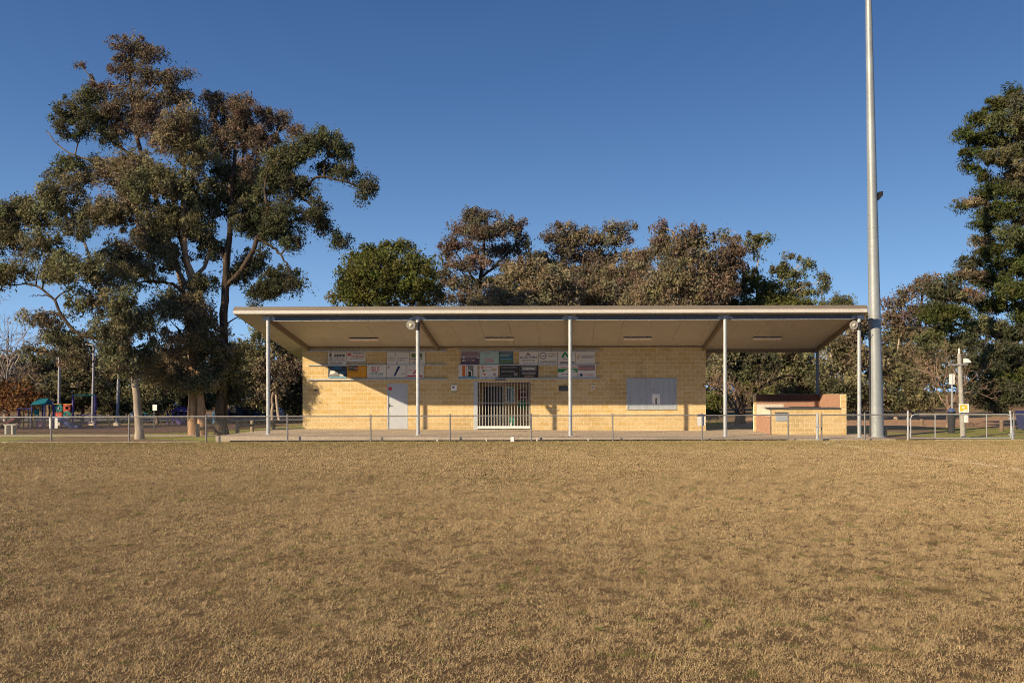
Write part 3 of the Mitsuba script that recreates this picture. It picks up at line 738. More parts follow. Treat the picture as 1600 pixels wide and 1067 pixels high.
# ------------------------------------------------------------------ the barbecue enclosure under the right of the canopy
Q = thing('barbecue_enclosure', 'low yellow block barbecue enclosure with terracotta walls under the right of the canopy', 'barbecue')
DB, DQ = 38.4, 35.5
bx0, bx1 = X(1178, DB), X(1313, DQ)
zt = Z(616, DB, 1230)
zq = slab_z(10.0) - 0.02
part(Q, 'back_wall', cat_([box(bx0, bx1 - 0.002, DB, DB + 0.2, zq, zt)]), 'mortar')
part(Q, 'back_render', box(bx0 + 0.1, bx1 - 0.004, DB - 0.025, DB - 0.001, zq, zt - 0.004), 'terracotta', label='terracotta painted back wall')
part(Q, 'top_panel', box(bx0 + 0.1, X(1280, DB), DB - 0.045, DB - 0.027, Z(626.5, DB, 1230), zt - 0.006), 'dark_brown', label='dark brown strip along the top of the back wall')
part(Q, 'splash_panel', box(X(1182, DB), X(1224, DB), DB - 0.04, DB - 0.027, Z(650, DB, 1200), Z(631.5, DB, 1200)), 'white_panel', label='stained white panel')
rw = part(Q, 'side_wall', box(bx1, bx1 + 0.26, DQ + 0.01, DB + 0.2, zq, zt), 'mortar')
part(Q, 'side_render', box(bx1 - 0.02, bx1 - 0.001, DQ + 0.05, DB - 0.03, zq, zt - 0.004), 'terracotta', label='terracotta painted side wall')
fx0 = X(1206, DQ)
fw = part(Q, 'front_wall', box(fx0 + 0.008, bx1 - 0.003, DQ + 0.01, DQ + 0.21, zq, 1.13), 'mortar')
for r in masonry(fx0, bx1 + 0.26, zq, 1.13, DQ, zgrid=-0.06): part(fw, 'block', block_mesh(*r, DQ + 0.01), 'block')
for r in masonry(bx1, bx1 + 0.26, 1.13, zt, DQ, zgrid=-0.06): part(rw, 'block', block_mesh(*r, DQ + 0.01), 'block')
for r in masonry(bx0, bx0 + 0.1, zq, zt, DB, zgrid=-0.06): part(fw, 'pier_block', block_mesh(*r, DB), 'block')
ew = part(Q, 'end_wall', box(fx0, fx0 + 0.2, DQ + 0.22, DB - 0.045, zq, Z(651, DQ, 1206)), 'terracotta')
part(ew, 'end_panel', box(fx0 + 0.005, fx0 + 0.2, DQ + 0.22, DB - 0.045, Z(651, DQ, 1206) + 0.002, 1.12), 'white_panel')
part(Q, 'bench_top', box(X(1203, DQ), X(1316.5, DQ) - 0.1, DQ - 0.06, DQ + 0.95, 1.135, 1.195, 0.008), 'dark_grey', label='dark bench top')
part(Q, 'hot_plate', box(X(1240, DQ), X(1285, DQ), DQ + 0.2, DQ + 0.8, 1.197, 1.22, 0.006), 'black')
pl = part(Q, 'access_plate', box(X(1211.5, DQ), X(1230, DQ), DQ - 0.02, DQ - 0.001, Z(658, DQ, 1220), Z(646, DQ, 1220), 0.004), 'shutter', label='grey steel access plate')
part(pl, 'plate_hood', box(X(1210.5, DQ), X(1231, DQ), DQ - 0.05, DQ - 0.001, Z(646.5, DQ, 1220) + 0.012, Z(645, DQ, 1220) + 0.03), 'dark_grey')

# ------------------------------------------------------------------ fence
def fence_bay_mesh(xa, xb, za, zb, y):
    h, pitch, r = zb - za, 0.072, 0.0019
    segs = []
    for sgn in (1, -1):
        for s0 in np.arange(xa - h, xb + h, pitch):
            p0, p1 = [s0, za], [s0 + sgn * h, zb]
            t0, t1 = 0.0, 1.0
            dx = p1[0] - p0[0]
            lo, hi = sorted(((xa - p0[0]) / dx, (xb - p0[0]) / dx))
            t0, t1 = max(t0, lo), min(t1, hi)
            if t1 - t0 < 0.02: continue
            yy = y + sgn * 0.0022
            segs.append(([p0[0] + dx * t0, yy, za + h * t0], [p0[0] + dx * t1, yy, za + h * t1]))
    s = np.array(segs)
    d = s[:, 1] - s[:, 0]
    d /= np.linalg.norm(d, axis=1, keepdims=True)
    a = np.tile([[0, 1.0, 0]], (len(s), 1))
    b = np.cross(d, a)
    ring = np.stack([r * (math.cos(g) * a + math.sin(g) * b) for g in (0, 2.094, 4.189)], 1)
    v = np.concatenate([s[:, :1] + ring, s[:, 1:] + ring], 1).reshape(-1, 3)
    f = np.array([[0, 1, 4], [0, 4, 3], [1, 2, 5], [1, 5, 4], [2, 0, 3], [2, 3, 5]])
    return trimesh.Trimesh(v, (f[None] + np.arange(len(s))[:, None, None] * 6).reshape(-1, 3), process=False)


FT = 1.005


def fence_run(pxs, lab, extra=0.0):
    k = thing('chain_link_fence', lab, 'fence')
    xs = [X(p, DF) for p in pxs]
    for x in xs:
        p = part(k, 'post', cyl([x, DF, -0.02], [x, DF, FT + 0.03], 0.03, 10), 'fence_steel', smooth=40)
        part(p, 'post_cap', trimesh.creation.icosphere(1, 0.034).apply_translation([x, DF, FT + 0.03]), 'fence_steel', smooth=True)
    for a, b in zip(xs[:-1], xs[1:]):
        part(k, 'top_rail', cyl([a + 0.03, DF, FT - 0.02], [b - 0.03, DF, FT - 0.02], 0.022, 8), 'fence_steel', smooth=40)
        part(k, 'bottom_wire', cyl([a + 0.03, DF - 0.012, 0.07], [b - 0.03, DF - 0.012, 0.07], 0.004, 5), 'wire')
        part(k, 'wire_mesh', fence_bay_mesh(a + 0.03, b - 0.03, 0.06, FT - 0.035, DF - 0.026), 'wire', kind='stuff')


fence_run([-160, -41, 80, 201.5, 322, 449, 579, 703, 830, 957, 1097, 1231.5, 1277], 'low chain link fence along the field up to the small gate posts')
fence_run([1283.5, 1351, 1419], 'short chain link fence around the foot of the light pole')
fence_run([1584, 1710, 1830], 'chain link fence continuing right of the wide gate')
k = thing('gate_post', 'stout galvanised gate post with a latch before the barbecue', 'post')
x = X(1277, DF - 0.12)
part(k, 'tube', cyl([x, DF - 0.12, 0], [x, DF - 0.12, 1.06], 0.05, 14), 'galv', smooth=40)
part(k, 'latch', cat_([box(x - 0.07, x + 0.08, DF - 0.19, DF - 0.15, 0.52, 0.60, 0.008), box(x - 0.09, x + 0.02, DF - 0.18, DF - 0.16, 0.0, 0.1)]), 'galv')
k = thing('white_sign_plate', 'white rectangular plates wired to the fence post before the right wall corner', 'sign')
for a, b in ((1089.5, 1096), (1098.5, 1102)):
    part(k, 'plate', box(X(a, DF), X(b, DF), DF + 0.035, DF + 0.045, Z(665, DF, 1095), Z(648.5, DF, 1095)), 'white')
part(k, 'edge_trim', box(X(1090, DF), X(1102, DF), DF - 0.035, DF - 0.03, Z(648.6, DF, 1095), Z(647.2, DF, 1095)), 'navy')
k = thing('white_sign_plate', 'pair of white upright plates on the fence before the playground', 'sign')
for a, b in ((75.5, 79), (84.5, 89)):
    part(k, 'plate', box(X(a, DF), X(b, DF), DF + 0.035, DF + 0.045, Z(669, DF, 80), Z(653, DF, 80)), 'white')
# the wide gate
G = thing('field_gate', 'wide tubular gate with rounded corners in the fence at the right', 'gate')
ga, gb = X(1423, DF), X(1579, DF)
zt_, zb_ = 0.99, 0.09
fr = [[ga, DF, zb_], [ga, DF, zt_ - 0.14], [ga + 0.04, DF, zt_ - 0.04], [ga + 0.14, DF, zt_], [gb - 0.14, DF, zt_], [gb - 0.04, DF, zt_ - 0.04], [gb, DF, zt_ - 0.14], [gb, DF, zb_]]
part(G, 'frame', cat_([tube(fr, 0.021, 8), cyl([ga, DF, zb_], [gb, DF, zb_], 0.021, 8)]), 'galv', smooth=50)
for p in (1461, 1541.5): part(G, 'upright', cyl([X(p, DF), DF, zb_ + 0.02], [X(p, DF), DF, zt_ - 0.02], 0.019, 8), 'galv', smooth=40)
part(G, 'wire_mesh', fence_bay_mesh(ga + 0.03, gb - 0.03, zb_ + 0.03, zt_ - 0.05, DF - 0.024), 'wire', kind='stuff')
for s_, (p, lean) in enumerate(((1418.5, 0.0), (1582, -0.10))):
    x = X(p, DF)
    k = thing('gate_post', ['round steel post at the left end of the wide gate', 'leaning steel post at the right end of the wide gate'][s_], 'post')
    part(k, 'tube', cyl([x, DF - 0.01, -0.02], [x + lean, DF - 0.01, 1.13], 0.038, 12), 'galv', smooth=40)
    part(k, 'hinge', cat_([box(min(x, x + lean) - 0.05, max(x, x + lean) + 0.05, DF - 0.03, DF + 0.02, zz, zz + 0.05) for zz in (0.2, 0.8)]), 'galv')

# ------------------------------------------------------------------ the tall light pole
P = thing('light_pole', 'very tall tapered galvanised light pole at the right end of the canopy', 'pole')
DL = 34.0
b0, t0 = at(1370, 684.5, DL), at(1356.3, -40, DL)
b0[2] = 0.0
ts = np.linspace(0, 1, 9)
part(P, 'shaft', tube([b0 + (t0 - b0) * t for t in ts], [0.285 - 0.17 * t for t in ts], 28), 'pole_steel', smooth=50)
for t in (0.45,):
    c0, c1 = b0 + (t0 - b0) * t, b0 + (t0 - b0) * (t + 0.004)
    part(P, 'joint', cyl(c0, c1, 0.285 - 0.17 * t + 0.008, 28), 'pole_steel', smooth=50)
part(P, 'base_flange', cyl([b0[0], DL, 0], [b0[0], DL, 0.05], 0.36, 28), 'pole_steel')
part(P, 'cable_box', box(X(1381.5, DL), X(1385.5, DL), DL - 0.05, DL + 0.15, 0.02, 0.42, 0.01), 'black')
hb = at(1374.3, 306, DL)
part(P, 'bracket_lamp', trimesh.convex.convex_hull(np.array([[hb[0] + a, DL + b, hb[2] + c] for a in (-0.07, 0.09) for b in (-0.14, 0.1) for c in ((-0.2, 0.13) if a < 0 else (-0.02, 0.15))])), 'black')

# ------------------------------------------------------------------ right of the building
k = thing('utility_pole', 'weathered leaning utility pole behind the wide gate', 'pole')
D = 33.2
a, b = at(1505, 686, D), at(1498.5, 553, D)
part(k, 'shaft', tube([a, b], [0.105, 0.075], 14), 'pole_wood', smooth=40)
part(k, 'pole_top', cyl(b, b + [0, 0, 0.22], 0.03, 8), 'white')
part(k, 'cross_arm', box(b[0] - 0.35, b[0] + 0.3, D - 0.12, D - 0.09, Z(570.5, D, 1500), Z(569, D, 1500)), 'rail_grey')
part(k, 'lamp_head', trimesh.convex.convex_hull(np.array([[X(p, D), D + q, Z(r, D, 1510)] for q in (-0.12, 0.06) for p, r in ((1506.5, 560), (1506.5, 567), (1511, 561), (1516, 566.5))])), 'white')
part(k, 'meter_box', box(X(1504, D), X(1509, D), D - 0.22, D - 0.1, Z(660, D, 1506), Z(648.5, D, 1506), 0.01), 'white')
k = thing('warning_sign', 'square yellow and white notice fixed to the utility pole', 'sign')
part(k, 'panel', box(X(1495.5, D), X(1511, D), D - 0.16, D - 0.14, Z(644.5, D, 1503), Z(631, D, 1503)), 'white')
part(k, 'print', box(X(1497, D), X(1508.5, D), D - 0.165, D - 0.159, Z(642.5, D, 1503), Z(632.5, D, 1503)), plain('sign_yellow', (0.62, 0.47, 0.05)))
part(k, 'symbol', cat_([box(X(1500, D), X(1504, D), D - 0.168, D - 0.164, Z(638, D, 1503), Z(635.5, D, 1503)), box(X(1502, D), X(1508, D), D - 0.168, D - 0.164, Z(642, D, 1503), Z(640, D, 1503))]), 'white')
k = thing('sign_post', 'white sign on a thin grey post behind the wide gate', 'sign')
D = 37.5
part(k, 'post', cyl([X(1487.5, D), D, -0.05], [X(1487.5, D), D, Z(586, D, 1487)], 0.03, 10), 'galv')
part(k, 'panel', box(X(1482.3, D), X(1491, D), D - 0.05, D - 0.03, Z(600.5, D, 1487), Z(584.5, D, 1487)), 'white')
part(k, 'edge_strip', box(X(1487.2, D), X(1488.8, D), D - 0.054, D - 0.049, Z(600, D, 1487), Z(585, D, 1487)), 'rail_grey')
k = thing('litter_bin', 'tall dark litter bin strapped to the thin sign post', 'bin')
xx = X(1486.5, D - 0.25)
part(k, 'body', trimesh.creation.revolve([[0.001, 0], [0.14, 0], [0.17, 0.7], [0.17, 0.98], [0.001, 0.98]], sections=18).apply_translation([xx, D - 0.25, 0.0]), 'shed', smooth=40)
part(k, 'hood', trimesh.creation.revolve([[0.001, 1.12], [0.1, 1.1], [0.18, 1.0], [0.18, 0.97], [0.001, 0.97]][::-1], sections=18).apply_translation([xx, D - 0.25, 0.0]), 'car_blue', smooth=40)
wheelie_bin(1600, 40, 0.0, 'ink_navy', 'dark blue bin at the right edge of the dirt car park', 0.9)


def log_post(px, py0, py1, D, w, m, lab, group=None):
    a, b = at(px, py0, D), at(px, py1, D)
    a[2] = ground_z(a[0], a[1]) - 0.02
    k = thing('timber_bollard', lab, 'bollard', group)
    part(k, 'stump', cyl(a, [a[0], D, b[2] - 0.03], w, 12), m, smooth=40)
    part(k, 'top', tube([[a[0], D, b[2] - 0.03], [a[0], D, b[2]]], [w, w * 0.75], 12), 'log_pale')


log_post(1565, 676, 657.5, 39.0, 0.09, 'log', 'weathered timber bollard seen through the right of the wide gate')
log_post(1440, 668, 655, 46.0, 0.09, 'log', 'short timber bollard on the dirt left of the bare shrub')

# low log rail left of the building
def log_rail(pts, lab, name='log_rail_barrier'):
    k = thing(name, lab, 'barrier')
    ps = []
    for px, pt, pb, D in pts:
        a = at(px, pb, D)
        z = float(ground_z(a[0], D))
        h = max(0.35, (pb - pt) / F * D)
        ps.append(np.array([a[0], D, z + h * 0.62]))
        p = part(k, 'post', cyl([a[0], D, z - 0.05], [a[0], D, z + h], 0.085, 10), 'log_pale', smooth=40)
        part(p, 'post_top', tube([[a[0], D, z + h], [a[0], D, z + h + 0.03]], [0.085, 0.05], 10), 'log_pale')
    for a, b in zip(ps[:-1], ps[1:]):
        part(k, 'rail', cyl(a + [0, 0.1, 0], b + [0, 0.1, 0], 0.07, 10), 'log', smooth=40)


log_rail([(309, 664, 683, 36.0), (337, 662, 681, 37.5)], 'short low log rail in front of the twin trunked tree')
log_rail([(371, 658, 677, 38.6), (394, 657, 674, 41.0), (428, 657, 671, 45.0)], 'low log rail right of the dark trunk')

# ------------------------------------------------------------------ left: playground, poles, signs
DG = 50.0


def pg(px, py, D=DG): return at(px, py, D)


S = thing('play_structure', 'colourful climbing frame with purple posts and a teal roof', 'play equipment')
gz = -0.28
for px, top in ((83, 628), (96, 632), (114, 616.5), (149, 617)):
    p = pg(px, top)
    part(S, 'post', cyl([p[0], DG, gz], [p[0], DG, p[2]], 0.06 if px > 100 else 0.045, 10), 'purple', smooth=40)
for px in (114, 149):
    p = pg(px, 619, DG + 1.1)
    part(S, 'rear_post', cyl([p[0], DG + 1.1, gz], [p[0], DG + 1.1, p[2]], 0.05, 10), 'purple', smooth=40)
part(S, 'top_bar', cyl(pg(114, 617.5), pg(149, 617.5), 0.045, 10), 'teal', smooth=40)
part(S, 'cross_bar', cyl(pg(83, 631.5), pg(114, 631.5), 0.03, 8), 'yellow', smooth=40)


def panel(px0, px1, py0, py1, m, hole, D):
    from shapely.geometry import Polygon, Point, box as sbox
    a, b = pg(px0, py1, D), pg(px1, py0, D)
    poly = sbox(a[0], a[2], b[0], b[2]).difference(Point((a[0] + b[0]) / 2, (a[2] + b[2]) / 2).buffer(hole, 12))
    mm = trimesh.creation.extrude_polygon(poly, 0.04, engine='earcut')
    vv = mm.vertices.copy()
    mm.vertices = np.stack([vv[:, 0], D - vv[:, 2], vv[:, 1]], 1)
    return mm


def ringp(px, py, r, m, D):
    c = pg(px, py, D)
    mm = trimesh.creation.annulus(r * 0.42, r, 0.05, sections=20)
    mm.vertices = np.stack([mm.vertices[:, 0] + c[0], D - mm.vertices[:, 2], mm.vertices[:, 1] + c[2]], 1)
    return mm


part(S, 'panel', ringp(92, 638, 0.24, 0, DG - 0.1), 'teal', label='round teal play panel')
part(S, 'panel', panel(99.5, 110.5, 632, 643, 0, 0.1, DG - 0.1), 'orange_red', label='square red play panel')
part(S, 'panel', panel(87, 97, 644, 651, 0, 0.06, DG - 0.1), 'orange_red', label='small red play panel')
part(S, 'panel', ringp(105, 648, 0.23, 0, DG - 0.12), 'teal', label='lower round teal play panel')
part(S, 'panel', panel(100, 109, 652.5, 657.5, 0, 0.04, DG - 0.1), 'orange_red', label='lowest red play panel')
a = pg(68, 629)
rf = trimesh.convex.convex_hull(np.array([[a[0] - 0.42, DG - 0.6, a[2] - 0.12], [a[0] + 0.42, DG - 0.6, a[2] - 0.12], [a[0] - 0.42, DG + 0.6, a[2] - 0.12], [a[0] + 0.42, DG + 0.6, a[2] - 0.12], [a[0] - 0.3, DG, a[2] + 0.25], [a[0] + 0.3, DG, a[2] + 0.25]]))
part(S, 'roof', rf, 'teal_roof', label='teal hipped roof')
for dx in (-0.38, 0.38):
    for dy_ in (-0.5, 0.5):
        part(S, 'roof_post', cyl([a[0] + dx, DG + dy_, gz], [a[0] + dx, DG + dy_, a[2] - 0.12], 0.045, 8), 'navy', smooth=40)
sl = [pg(86, 653.5, DG - 0.3), pg(95, 656, DG - 0.7), pg(106, 663, DG - 1.0), pg(113, 666.5, DG - 1.2), pg(125, 667, DG - 1.3)]
part(S, 'slide', tube(sl, 0.16, 10), 'navy', smooth=40, label='dark blue tube slide')
dk = [pg(60, 652), pg(114, 652)]
part(S, 'deck', box(dk[0][0], dk[1][0], DG - 0.4, DG + 0.9, dk[0][2] - 0.1, dk[0][2]), 'navy')
part(S, 'climbing_pole', tube([pg(149, 643), pg(156, 643.5), pg(163, 648), pg(168, 654), pg(171, 660), pg(172, 667)], 0.05, 8), 'yellow', smooth=40, label='curved yellow climbing pole')
for py in (648, 655, 661): part(S, 'rung', cyl(pg(119, py, DG + 0.5), pg(144, py, DG + 0.5), 0.03, 8), 'purple', smooth=40)
part(S, 'rail', cyl(pg(26, 638.5), pg(52, 638.5), 0.04, 8), 'purple', smooth=40)
for px, m in ((22, 'purple'), (30, 'yellow'), (38, 'log_pale'), (46, 'yellow'), (53, 'teal')):
    p = pg(px, 640)
    part(S, 'small_post', cyl([p[0], DG + 0.4, gz], [p[0], DG + 0.4, p[2]], 0.045, 8), m, smooth=40)
part(S, 'small_panel', box(pg(55, 645)[0], pg(60, 645)[0], DG - 0.1, DG - 0.06, pg(55, 648)[2], pg(55, 640)[2]), 'teal')
part(S, 'pink_panel', box(pg(60, 660)[0], pg(71, 660)[0], DG - 0.3, DG - 0.26, pg(60, 666)[2], pg(60, 656)[2]), 'pink')
part(S, 'ramp', trimesh.convex.convex_hull(np.array([[pg(p, q)[0], DG + y_, pg(p, q)[2]] for p, q in ((4, 666), (32, 650), (34, 653), (4, 669)) for y_ in (-0.4, 0.4)])), 'maroon')
S2 = thing('play_structure', 'small purple climbing frame seen between the grey trunk and the twin trunks', 'play equipment')
D2 = 58.0
for px in (262, 270, 279, 288, 296):
    p = at(px, 640 + (px % 5), D2)
    part(S2, 'post', cyl([p[0], D2, -0.3], [p[0], D2, p[2]], 0.06, 8), 'purple', smooth=40)
part(S2, 'slide', tube([at(268, 650, D2), at(276, 655, D2), at(284, 662, D2)], 0.2, 8), 'purple', smooth=40)
part(S2, 'deck', box(at(262, 650, D2)[0], at(296, 650, D2)[0], D2 - 0.1, D2 + 0.9, at(262, 651, D2)[2], at(262, 648.5, D2)[2]), 'navy')
part(S2, 'roof', trimesh.convex.convex_hull(np.array([[at(p, q, D2)[0], D2 + y_, at(p, q, D2)[2]] for p, q in ((264, 643), (294, 643), (279, 636)) for y_ in (-0.1, 0.9)])), 'purple')
part(S2, 'sign_panel', box(at(332, 640, D2)[0], at(337, 640, D2)[0], D2, D2 + 0.1, at(332, 662, D2)[2], at(332, 643, D2)[2]), 'ink_sky')
struct('rubber_edging', cat_([box(at(150, 667, 48.5)[0], at(216, 667, 48.5)[0], 48.4, 48.7, -0.3, -0.16)]), plain('edging', (0.42, 0.19, 0.14)), 'low red edging of the playground')

for px0, px1, py0, D, r, lab in ((93, 92, 505, 56, 0.085, 'leftmost grey steel pole behind the play structure'), (146.5, 144.5, 540, 56, 0.085, 'middle grey steel pole behind the play structure'), (186, 183, 560, 55, 0.10, 'thick grey steel pole right of the play structure')):
    a, b = at(px1, 668, D), at(px0, py0, D)
    a[2] = -0.3
    k = thing('park_light_pole', lab, 'pole')
    part(k, 'shaft', tube([a, b], [r, r * 0.75], 12), 'rail_grey', smooth=40)
    part(k, 'lamp_arm', cat_([cyl(b, b + [-0.5, 0, 0.08], 0.03, 8), box(b[0] - 0.8, b[0] - 0.4, D - 0.09, D + 0.09, b[2] + 0.05, b[2] + 0.13, 0.02)]), 'white')
    part(k, 'foot_box', box(a[0] - 0.16, a[0] + 0.16, D - 0.16, D + 0.16, -0.3, -0.05), 'concrete')
k = thing('sign_post', 'small white sign on a dark post between the grey trunk and the twin trunks', 'sign')
D = 45.0
a, b = at(241.5, 678, D), at(243, 632, D)
part(k, 'post', cyl([a[0], D, -0.3], [a[0], D, b[2]], 0.045, 10), 'dark_grey')
part(k, 'panel', box(b[0] - 0.12, b[0] + 0.12, D - 0.08, D - 0.05, Z(641.5, D, 243), Z(632, D, 243), 0.01), 'white')
k = thing('park_bench', 'pale bench behind the fence at the far left', 'bench')
D = 40.0
a = at(15, 679, D)
part(k, 'seat', box(at(8, 678, D)[0], at(27.5, 678, D)[0], D - 0.15, D + 0.2, 0.36, 0.41, 0.01), 'bar_paint')
for px in (11, 21): part(k, 'leg', box(at(px, 678, D)[0] - 0.04, at(px, 678, D)[0] + 0.04, D - 0.12, D + 0.14, -0.12, 0.358), 'bar_paint')


def car(px, D, m, lab, flip=1, L=4.4):
    k = thing('parked_car', lab, 'car')
    x0 = X(px, D)
    z = float(ground_z(x0, D))
    prof = np.array([(-2.2, .25), (-2.2, .72), (-2.05, .86), (-1.55, .95), (-0.95, 1.42), (0.75, 1.45), (1.5, 1.0), (2.1, .9), (2.2, .7), (2.2, .25)])
    prof[:, 0] *= flip
    body = prism([(x0 + p[0], z + p[1]) for p in prof], D - 0.88, D + 0.88)
    b = part(k, 'body', body, m, smooth=25)
    for y in (D - 0.885, D + 0.855):
        part(k, 'window', prism([(x0 + flip * a_, z + c_) for a_, c_ in ((-1.35, .97), (-0.85, 1.36), (-0.15, 1.38), (-0.15, .97))], y, y + 0.03), 'glass_dark')
        part(k, 'window', prism([(x0 + flip * a_, z + c_) for a_, c_ in ((-0.07, .97), (-0.07, 1.38), (0.68, 1.38), (1.25, 1.0))], y, y + 0.03), 'glass_dark')
    for dx in (-1.35, 1.35):
        for y in (D - 0.9, D + 0.68):
            wl = part(k, 'wheel', cyl([x0 + dx, y, z + .32], [x0 + dx, y + 0.22, z + .32], 0.32, 18), 'black')
            part(wl, 'rim', cyl([x0 + dx, y - 0.006, z + .32], [x0 + dx, y + 0.1, z + .32], 0.19, 14), 'white')
    for y in (D - 0.7, D + 0.7): part(k, 'headlight', box(x0 + flip * 2.2 - 0.05, x0 + flip * 2.2 + 0.012, y - 0.15, y + 0.15, z + .62, z + .76), 'white')


car(400, 68, 'car_blue', 'dark blue car parked beyond the trees left of the pavilion')
car(252, 72, 'car_white', 'white car parked beyond the playground left of the twin trunks', -1)
k = thing('shed', 'dark grey shed beyond the trees right of the dark trunk', 'shed')
D = 66.0
a, b = at(358, 655, D), at(386, 626, D)
part(k, 'wall', box(a[0], b[0], D, D + 3, -0.3, b[2] - 0.05), 'shed')
part(k, 'roof', trimesh.convex.convex_hull(np.array([[x_, y_, z_] for x_ in (a[0] - 0.15, b[0] + 0.15) for y_, z_ in ((D - 0.2, b[2] - 0.05), (D + 3.2, b[2] + 0.2), (D - 0.2, b[2] + 0.02), (D + 3.2, b[2] + 0.28))])), 'dark_grey')
part(k, 'door', box(a[0] + 0.3, a[0] + 1.1, D - 0.03, D - 0.002, -0.3, 0.9), 'dark_grey')
k = thing('picnic_shelter', 'small green roofed shelter beyond the grey trunk', 'shelter')
D = 70.0
a = at(231, 642, D)
part(k, 'roof', trimesh.convex.convex_hull(np.array([[a[0] + sx * 0.75, D + sy * 1.2, a[2] - 0.18] for sx in (-1, 1) for sy in (-1, 1)] + [[a[0] + sx * 0.5, D, a[2] + 0.22] for sx in (-1, 1)])), 'bin_green')
for sx in (-0.6, 0.6):
    for sy in (-1, 1): part(k, 'post', cyl([a[0] + sx, D + sy, -0.3], [a[0] + sx, D + sy, a[2] - 0.18], 0.05, 8), 'bin_green')
part(k, 'table', box(a[0] - 0.5, a[0] + 0.5, D - 0.4, D + 0.4, 0.38, 0.44), 'log')

# small litter at the foot of the fence
k = thing('marker_block', 'small white plastic marker on the slab edge before the barred hall', 'marker')
p = at(801, 688, 31.35)
part(k, 'body', box(p[0] - 0.07, p[0] + 0.07, 31.3, 31.44, 0.0, 0.20, 0.02), 'white')
part(k, 'cap', box(p[0] - 0.05, p[0] + 0.05, 31.32, 31.42, 0.2, 0.225, 0.01), 'car_blue')
for px, lab in ((760, 'pale peg at the fence foot below the barred hall'), (839, 'pale peg at the fence foot right of the white marker'), (919, 'pale peg at the fence foot right of the middle column'), (683, 'pale peg at the fence foot below the second column')):
    p = at(px, 690, 31.5)
    k = thing('ground_peg', lab, 'peg')
    part(k, 'stake', box(p[0] - 0.025, p[0] + 0.025, 31.48, 31.53, -0.02, 0.11, 0.006), 'cream')
    part(k, 'head', box(p[0] - 0.035, p[0] + 0.035, 31.47, 31.54, 0.11, 0.13, 0.006), 'cream')

# ------------------------------------------------------------------ trees
PAL = dict(olive=(0.180, 0.172, 0.100), green=(0.135, 0.142, 0.074), dark=(0.098, 0.102, 0.062), brown=(0.172, 0.142, 0.104), rust=(0.182, 0.138, 0.102), lime=(0.125, 0.135, 0.045),
           tan=(0.222, 0.188, 0.122), pine=(0.085, 0.100, 0.036), orange=(0.20, 0.112, 0.055), grey=(0.24, 0.21, 0.18))


def spline(pts, n):
    p = np.asarray(pts, float)
    if len(p) < 3:
        return p[0] + (p[-1] - p[0]) * np.linspace(0, 1, n)[:, None]
    from scipy.interpolate import PchipInterpolator
    s = np.concatenate([[0], np.cumsum(np.linalg.norm(np.diff(p, axis=0), axis=1))])
    return PchipInterpolator(s, p)(np.linspace(0, s[-1], n))


def leaf_mesh(c, col, size, aspect, droop, r):
    """Pointed leaf faces at the centres c, mostly hanging."""
    n = len(c)
    d = r.normal(size=(n, 3))
    d[:, 2] -= droop
    d /= np.linalg.norm(d, axis=1, keepdims=True)
    s = np.cross(d, r.normal(size=(n, 3)))
    s /= np.linalg.norm(s, axis=1, keepdims=True) + 1e-9
    L = (size * np.clip(np.exp(r.normal(size=n) * 0.38), 0.4, 1.7))[:, None]
    W = L * aspect * 0.5
    v = np.stack([c - d * L * 0.5, c + s * W, c + d * L * 0.5, c - s * W], 1).reshape(-1, 3)
    q = np.arange(4 * n).reshape(-1, 4)
    return v, np.vstack([q[:, [0, 1, 2]], q[:, [0, 2, 3]]]), np.repeat(col, 4, 0)


tn = [0]


